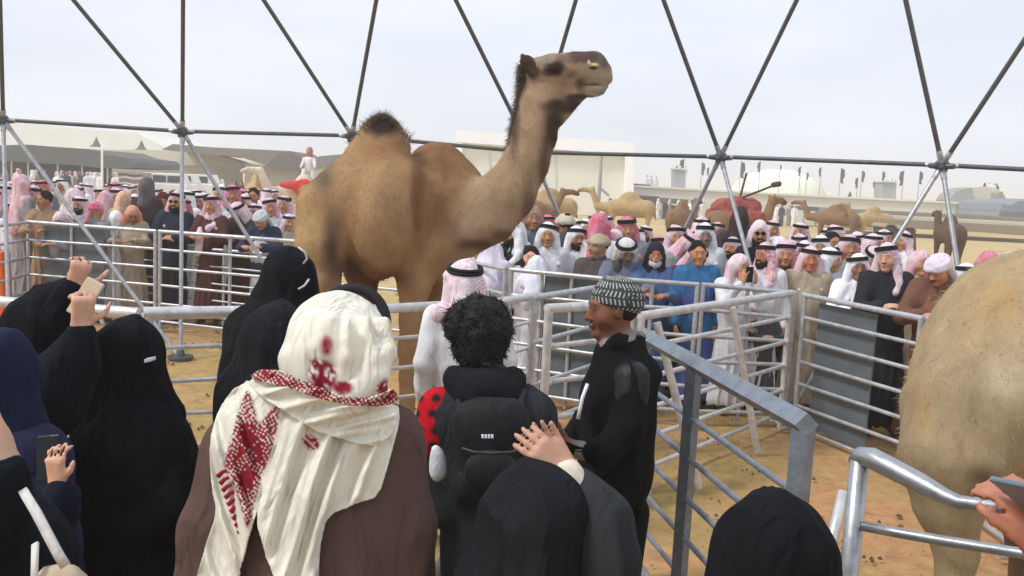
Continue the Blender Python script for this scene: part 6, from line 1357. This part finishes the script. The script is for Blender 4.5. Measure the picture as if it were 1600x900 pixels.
# ---- man in the patterned beanie
def beanie_man():
    D = 3.9; ng = P(968, 532, D); s = 1.0
    M = Matrix.Translation(ng) @ Matrix.Rotation(R(-78), 4, 'Z') @ Matrix.Rotation(R(4), 4, 'X') @ Matrix.Translation((0, -.035, .135))
    hp, pt_ = xf(M, head_prims(SKD), face_paint(1, (.02, .015, .012), SKD))
    jk = cp([(968, 572, D, 38), (990, 582, D+.05, 38)], .07) + [ep(966, 640, D, 58, 104, 64, .07), ep(964, 730, D, 60, 88, 60, .07)] + cp([(955, 545, D, 24), (985, 540, D, 26)], .05) + cp([(946, 541, D-.05, 11), (968, 536, D-.09, 12), (996, 528, D-.02, 12), (1000, 526, D+.05, 12)], .015)
    jk += cp([(988, 594, D-.15, 32), (984, 660, D-.2, 27), (945, 712, D-.24, 23), (893, 700, D-.26, 17)], .035) + cp([(960, 590, D+.15, 38), (930, 660, D+.2, 28), (885, 690, D+.16, 20)], .05)
    tr = []
    for dx, dd in ((-16, -.08), (12, .1)):
        p = P(968+dx, 800, D+dd); tr += [cone(p, (p.x, p.y, .1), .10, .06, .05)]
    bdy = hp+inner(jk, .8)+hand(P(890, 699, D-.26), (-.8, .1, .35), (.3, .8, .3), 1, 1, .5, SKD)+hand(P(872, 690, D+.15), (-.8, .1, .3), (.3, -.8, .3), -1, 1, .5, SKD)
    hz = P(966, 490, D).z
    t = near_person(968, D, 'man in a black jacket and grey patterned beanie looking left', bdy, [('jacket', jk, cloth(18, 18, 21, .88, .12), fdisp(.015, 9, 5), .012), ('trousers', tr, cloth(26, 27, 30), None, .02)], rb=.013, paint=pt_, fine=([(ng.x-.16, ng.x+.12, .008)], [(ng.y-.15, ng.y+.15, .009)], [(ng.z, ng.z+.33, .008)]))
    bn = [ell((0, .018, .058), (.091, .112, .094), .03), ell((0, .03, .045), (.092, .108, .08), .03), ell((0, -.03, -.075), (.15, .2, .11), .008, op=-1)]
    q = NB('knitted_beanie'); sp = q.n('ShaderNodeSeparateXYZ'); q.L(q.obj, sp.inputs[0]); x, y, z = sp.outputs
    rad = q.math('ARCTAN2', x, y); u = q.math('MULTIPLY', rad, 2.6); v = q.math('MULTIPLY', z, 30.0)
    zig = q.math('MULTIPLY', q.math('PINGPONG', v, 1.0), .55); st = q.math('LESS_THAN', q.math('FRACT', q.math('ADD', q.math('MULTIPLY', u, 1.9), zig)), .36)
    row = q.math('LESS_THAN', q.math('FRACT', v), .74); nn_ = q.math('GREATER_THAN', q.noise(45, 2), .4); mk = q.math('MULTIPLY', q.math('MULTIPLY', st, row), nn_)
    hm_ = q.bump(q.noise(240, 2), .5, .004)
    mat = q.done(q.mix(mk, srgb(68, 72, 72), srgb(186, 188, 184)), .95, 0, hm_, .1)
    o = link('beanie', solid(bn, .008, name='beanie', disp=lambda W: .0018*np.sin(W[:, 2]*420)), mat, t); o.matrix_basis = parent_inv(t) @ M @ Matrix.Rotation(R(-8), 4, 'X')
    o = link('hair', solid([ell((0, .035, .0), (.078, .085, .06), .02), ell((0, -.1, -.0), (.1, .11, .1), .01, op=-1), ell((.08, 0, 0), (.02, .03, .035), .01, op=-1), ell((-.08, 0, 0), (.02, .03, .035), .01, op=-1)], .009), G_HAIR, t); o.matrix_basis = parent_inv(t) @ M
    # glossy sleeve panel
    child('sleeve_panel', solid(cp([(986, 592, D-.16, 29), (985, 622, D-.178, 28)], .05), .012, disp=fdisp(.004, 9, 1)), cloth(24, 25, 28, .55, .3), t)
    m = MB().path([P(918, 600, D-.16), P(910, 622, D-.18), P(903, 655, D-.20)], .008, 6); child('drawstring', pyd(m.V, m.F, True), W_, t)
beanie_man()
# ---- hooded person clasping hands
def clasp_woman():
    D = 1.92
    hs = [ep(838, 800, D, 76, 77, 84, .04)] + cp([(834, 825, D, 77), (826, 900, D, 100)], .08) + cp([(772, 850, D, 36), (758, 900, D, 50)], .06)
    cl = cp([(790, 960, D, 88), (880, 965, D, 84)], .1) + [ep(835, 1120, D, 150, 190, 110, .1)] + to_ground(835, 1100, D, 150, 170)
    sl = cp([(930, 960, D+.0, 66), (948, 880, D+.0, 50), (936, 810, D+.02, 48), (914, 775, D+.03, 36)], .06) + cp([(760, 940, D+.1, 60), (800, 840, D+.22, 40), (866, 765, D+.14, 30)], .06)
    cuff = cp([(910, 768, D+.03, 27), (886, 738, D+.03, 23)], .02)
    w1 = P(884, 736, D+.03); w2 = P(888, 742, D+.10)
    d1 = P(828, 688, D+.03)-w1; d2 = P(846, 672, D+.12)-w2
    hd = hand(w1, d1, (.0, .9, -.3), -1, .84, .3, SKL, .022, .5) + hand(w2, d2, (.3, -.9, -.2), 1, .84, .2, SKL, .014, .4)
    body = [ep(842, 812, D, 66, 74, 74)]+inner(cl)+cp([(884, 736, D+.03, 17), (925, 800, D+.03, 24), (940, 900, D, 34)], .03, SKL)+cp([(872, 738, D+.10, 16), (820, 820, D+.2, 24), (780, 930, D+.1, 34)], .03, SKL)+hd
    near_person(842, D, 'person in a dark hood raising clasped hands in the bottom centre', body, [('hood', hs, BLK2, fdisp(.015, 9, 3), .010), ('coat', cl, BLK, fdisp(.01, 7, 3), .016), ('sleeves', sl, cloth(46, 48, 52, .8, .2), fdisp(.018, 12, 8), .010), ('cuff', cuff, cloth(226, 214, 196), fdisp(.004, 14, 8), .009)], rb=.0125,
                fine=([(P(800, 700, D).x, P(920, 700, D).x, .0048)], [(P(800, 700, D).y-.06, P(800, 700, D).y+.25, .0055)], [(P(900, 760, D).z, P(800, 660, D).z, .0048)]))
clasp_woman()
def low_woman():
    D = 1.8
    hs = [ep(1212, 858, D, 81, 87, 88, .04)] + cp([(1212, 878, D, 81), (1212, 960, D, 98)], .08) + cp([(1150, 880, D, 32), (1138, 960, D, 44)], .06) + cp([(1272, 880, D, 32), (1284, 960, D, 42)], .06)
    cl = cp([(1140, 1040, D, 84), (1290, 1040, D, 84)], .1) + [ep(1212, 1180, D, 160, 190, 110, .1)] + to_ground(1212, 1150, D, 150, 170)
    t = near_person(1212, D, 'person in a plain black hood low at the bottom right', [ep(1212, 864, D, 70, 78, 76)]+inner(cl), [('hood', hs, BLK, fdisp(.011, 9, 13), .011), ('abaya', cl, BLK, fdisp(.01, 7, 3), .02)])
    m = MB().prism([P(1268, 866, 1.72), P(1281, 861, 1.73), P(1282, 867, 1.73), P(1270, 873, 1.72)], (0, .03, 0)); child('cloth_tag', pyd(m.V, m.F), W_, t)
low_woman()
# ---- left edge
def left_people():
    D = 2.8; NV = cloth(22, 24, 30, .93, .1, fold=1.0)
    # person with both arms raised
    cl = cp([(8, 640, D+.05, 60), (40, 660, D, 46)], .07) + [ep(0, 800, D+.05, 100, 190, 84, .1)] + to_ground(0, 820, D+.05, 96, 110)
    sl = cp([(30, 640, D-.02, 52), (80, 620, D-.05, 54), (112, 570, D-.05, 34), (126, 522, D-.05, 24)], .07) + cp([(26, 570, D+.2, 60), (60, 510, D+.2, 50), (96, 478, D+.2, 33), (112, 460, D+.18, 24)], .06)
    w1 = P(128, 512, D-.05); w2 = P(118, 452, D+.18)
    hd = hand(w1, (.1, -.05, 1), (-.6, .6, .1), 1, .95, 1.15, SKL, .01, .9)+hand(w2, (.25, -.05, 1), (-.5, .7, .1), 1, .95, 1.2, SKL, .01, .9)
    body = [ep(-14, 560, D+.1, 40, 46, 44)]+inner(cl)+cp([(128, 512, D-.05, 14), (100, 590, D-.05, 22), (30, 640, D, 30)], .03, SKL)+cp([(118, 452, D+.18, 13), (60, 510, D+.2, 24), (26, 570, D+.2, 30)], .03, SKL)+hd
    near_person(0, D+.05, 'woman in black at left raising both hands to hold a phone high', body, [('abaya', cl, NV, fdisp(.01, 7, 3), .016), ('sleeves', sl, NV, fdisp(.016, 9, 4), .012)], rb=.015, fine=([(P(90, 500, D).x, P(155, 500, D).x, .0075)], None, [(P(120, 520, D).z, P(120, 425, D+.2).z, .0075)]))
    p = thing('phone', 'pale cased phone held up between the two raised hands at left', 'phone', tuple(P(134, 466, D+.08)), R(-20)); 
    m = MB(); m.box((0, 0, 0), (.075, .011, .13)); o = m.build('body', plain('clear_case', 186, 168, 140, .4), p, bevel=.008); o.rotation_euler = (R(-25), R(18), 0)
    # navy hijab person, in front
    D = 2.3; pur = cloth(36, 38, 66, .85, .2)
    hs = [ep(-6, 570, D, 58, 62, 62, .03)]+cp([(0, 600, D, 50), (14, 690, D, 66)], .06); cl = cp([(-10, 700, D, 60), (50, 715, D, 56)], .08)+[ep(20, 850, D, 92, 180, 80, .1)]+to_ground(20, 860, D, 90, 105)
    sl = cp([(58, 735, D-.02, 44), (90, 800, D-.1, 30), (98, 778, D-.18, 21), (92, 762, D-.2, 17)], .05)
    w = P(90, 757, D-.2); hd = hand(w, P(84, 705, D-.22)-w, (.2, .9, .2), 1, .68, .6, SKL, .012, .5)
    body = [ep(-4, 572, D, 46, 52, 50)]+inner(cl)+cp([(90, 757, D-.2, 12), (92, 800, D-.1, 18), (58, 735, D-.02, 28)], .03, SKL)+hd
    near_person(10, D, 'person in navy scarf and purple navy coat at the left edge tapping a phone', body, [('headscarf', hs, cloth(26, 32, 56), fdisp(.008, 9, 3), .013), ('coat', cl, pur, fdisp(.01, 8, 6), .015), ('sleeve', sl, cloth(24, 30, 46), fdisp(.008, 10, 6), .012)], rb=.014, fine=([(P(60, 700, D-.2).x, P(120, 700, D-.2).x, .0055)], None, [(P(88, 770, D-.2).z, P(88, 690, D-.2).z, .0055)]))
    p = thing('phone', 'dark phone in the hand of the person in purple navy coat', 'phone', tuple(P(76, 716, D-.14)))
    p.scale = (.74,)*3; m = MB(); m.box((0, 0, 0), (.078, .009, .15)); o = m.build('body', plain('phone_black', 20, 20, 24, .3), p, bevel=.006); o.rotation_euler = (R(-15), R(-8), 0); m = MB(); m.box((-.02, .0055, .045), (.025, .003, .03)); o2 = m.build('camera_bump', plain('phone_lens', 10, 10, 12, .1), p); o2.rotation_euler = o.rotation_euler
    # lowest left person in black with a strap and bag, bare forearm lifted
    D = 1.6
    cl = cp([(-40, 880, D, 120), (30, 900, D, 84)], .1)+[ep(-10, 1050, D, 130, 200, 110, .1)]+to_ground(-10, 1000, D, 130, 150)+cp([(-30, 790, D, 62), (20, 830, D, 60)], .08)+cp([(-30, 860, D-.1, 60), (-12, 790, D-.15, 52), (4, 742, D-.18, 42)], .05)
    ar = cp([(0, 742, D-.18, 27), (-14, 690, D-.17, 24), (-34, 635, D-.16, 20), (-52, 590, D-.16, 17)], .03, SKL)+hand(P(-52, 592, D-.16), (-.3, 0, 1), (0, .8, .3), 1, .95, .7, SKL)
    near_person(-20, D, 'person in black at the bottom left corner with a bare raised forearm', [ep(-110, 740, D, 70, 80, 76)]+inner(cl)+ar, [('abaya', cl, cloth(22, 26, 32, .93, .1, fold=1.0), fdisp(.007, 7, 2), .009)], rb=.013)
    b = thing('shoulder_bag', 'beige shoulder bag with a white strap at the bottom left corner', 'bag', tuple(P(90, 900, D-.2)))
    def strap(pts, wd, name='strap'):
        V = []; m = MB()
        for (x, y, d_) in pts: V += [P(x-wd/2, y+wd*.3, d_), P(x+wd/2, y-wd*.3, d_)]
        n = len(pts); Fs = [[2*i, 2*i+1, 2*i+3, 2*i+2] for i in range(n-1)]; o = child(name, pyd(V, Fs, True), cloth(206, 204, 202), b); s_ = o.modifiers.new('t', 'SOLIDIFY'); s_.thickness = .005
    strap([(38, 768, D-.20), (44, 778, D-.23), (58, 800, D-.25), (78, 838, D-.27), (94, 868, D-.28), (104, 884, D-.28)], 13)
    strap([(57, 850, D-.24), (56, 880, D-.26), (54, 930, D-.26)], 9)
    child('pouch', solid([ep(92, 950, D-.24, 66, 72, 24, .04)], .012, disp=fdisp(.005, 9, 2)), cloth(190, 172, 150), b)
left_people()
# ---- right edge hand with phone
def right_hand():
    D = 1.35; sk = srgb(176, 118, 96)
    w = P(1634, 862, D); d = P(1600, 792, D)-w
    hd = hand(w, d, (-.55, .45, .5), -1, 1.0, .62, sk, .006, .35, (.75, .85, .95, 1.0))
    cl = cp([(1720, 1000, D+.05, 110), (1900, 1000, D+.05, 120)], .1)+[ep(1830, 1200, D+.05, 190, 260, 130, .1)]+to_ground(1830, 1200, D+.05, 180, 190)
    sl = cp([(1740, 980, D, 80), (1670, 1010, D-.03, 52), (1655, 925, D, 40)], .06)
    body = [ep(1830, 830, D, 84, 96, 90)]+inner(cl)+cp([(1634, 862, D, 28), (1655, 930, D, 32), (1670, 1010, D-.03, 40), (1740, 980, D, 50)], .03, sk)+hd
    near_person(1830, D+.05, 'person at the right edge, only a hand lifting a phone in view', body, [('coat', cl, NAVY, fdisp(.01, 7, 3), .018), ('sleeve', sl, NAVY, fdisp(.008, 9, 3), .014)], rb=.013, fine=([(P(1570, 800, D).x, P(1670, 800, D).x, .005)], None, [(P(1600, 880, D).z, P(1600, 740, D).z, .005)]))
    p = thing('phone', 'slate blue phone tilted in the hand at the right edge', 'phone', tuple(P(1578, 762, D-.03)), 0)
    u = (P(1600, 792, D-.03)-P(1552, 742, D-.03)); c0_ = P(1548, 742, D-.02); a = P(1562, 731, D-.05); e = (a-c0_)
    L = (P(1632, 812, D)-P(1548, 742, D)); dr = L.normalized()*.15; wd_ = (e-dr.normalized()*e.dot(dr.normalized())).normalized()*.03+Vector(FV)*-.055
    m = MB().prism([c0_, c0_+dr, c0_+dr+wd_, c0_+wd_], dr.cross(wd_).normalized()*.009); o = child('body', pyd(m.V, m.F), plain('slate_phone', 104, 118, 132, .3, .05), p); bv = o.modifiers.new('b', 'BEVEL'); bv.width = .003; bv.segments = 2
    n_ = dr.cross(wd_).normalized(); m = MB().tube(c0_+dr*.14+wd_*.25-n_*.001, c0_+dr*.14+wd_*.25-n_*.003, .006, k=12); child('lens', pyd(m.V, m.F), GL, p)
right_hand()

# ------------------------------------------------------------------ dusty air
m = MB(); m.box((0, 0, 0), (2800, 2800, 15)); hz_ = m.build('haze', None); hz_.location = (0, 8, 6.4); hz_['kind'] = 'stuff'
hm2 = bpy.data.materials.new('dusty_air'); hm2.use_nodes = True; hn = hm2.node_tree; hn.nodes.clear()
ho = hn.nodes.new('ShaderNodeOutputMaterial'); pv = hn.nodes.new('ShaderNodeVolumePrincipled'); pv.inputs['Color'].default_value = (.985, .985, 1.0, 1); pv.inputs['Density'].default_value = .0026; pv.inputs['Anisotropy'].default_value = .2
hn.links.new(pv.outputs[0], ho.inputs['Volume']); hz_.data.materials.append(hm2)
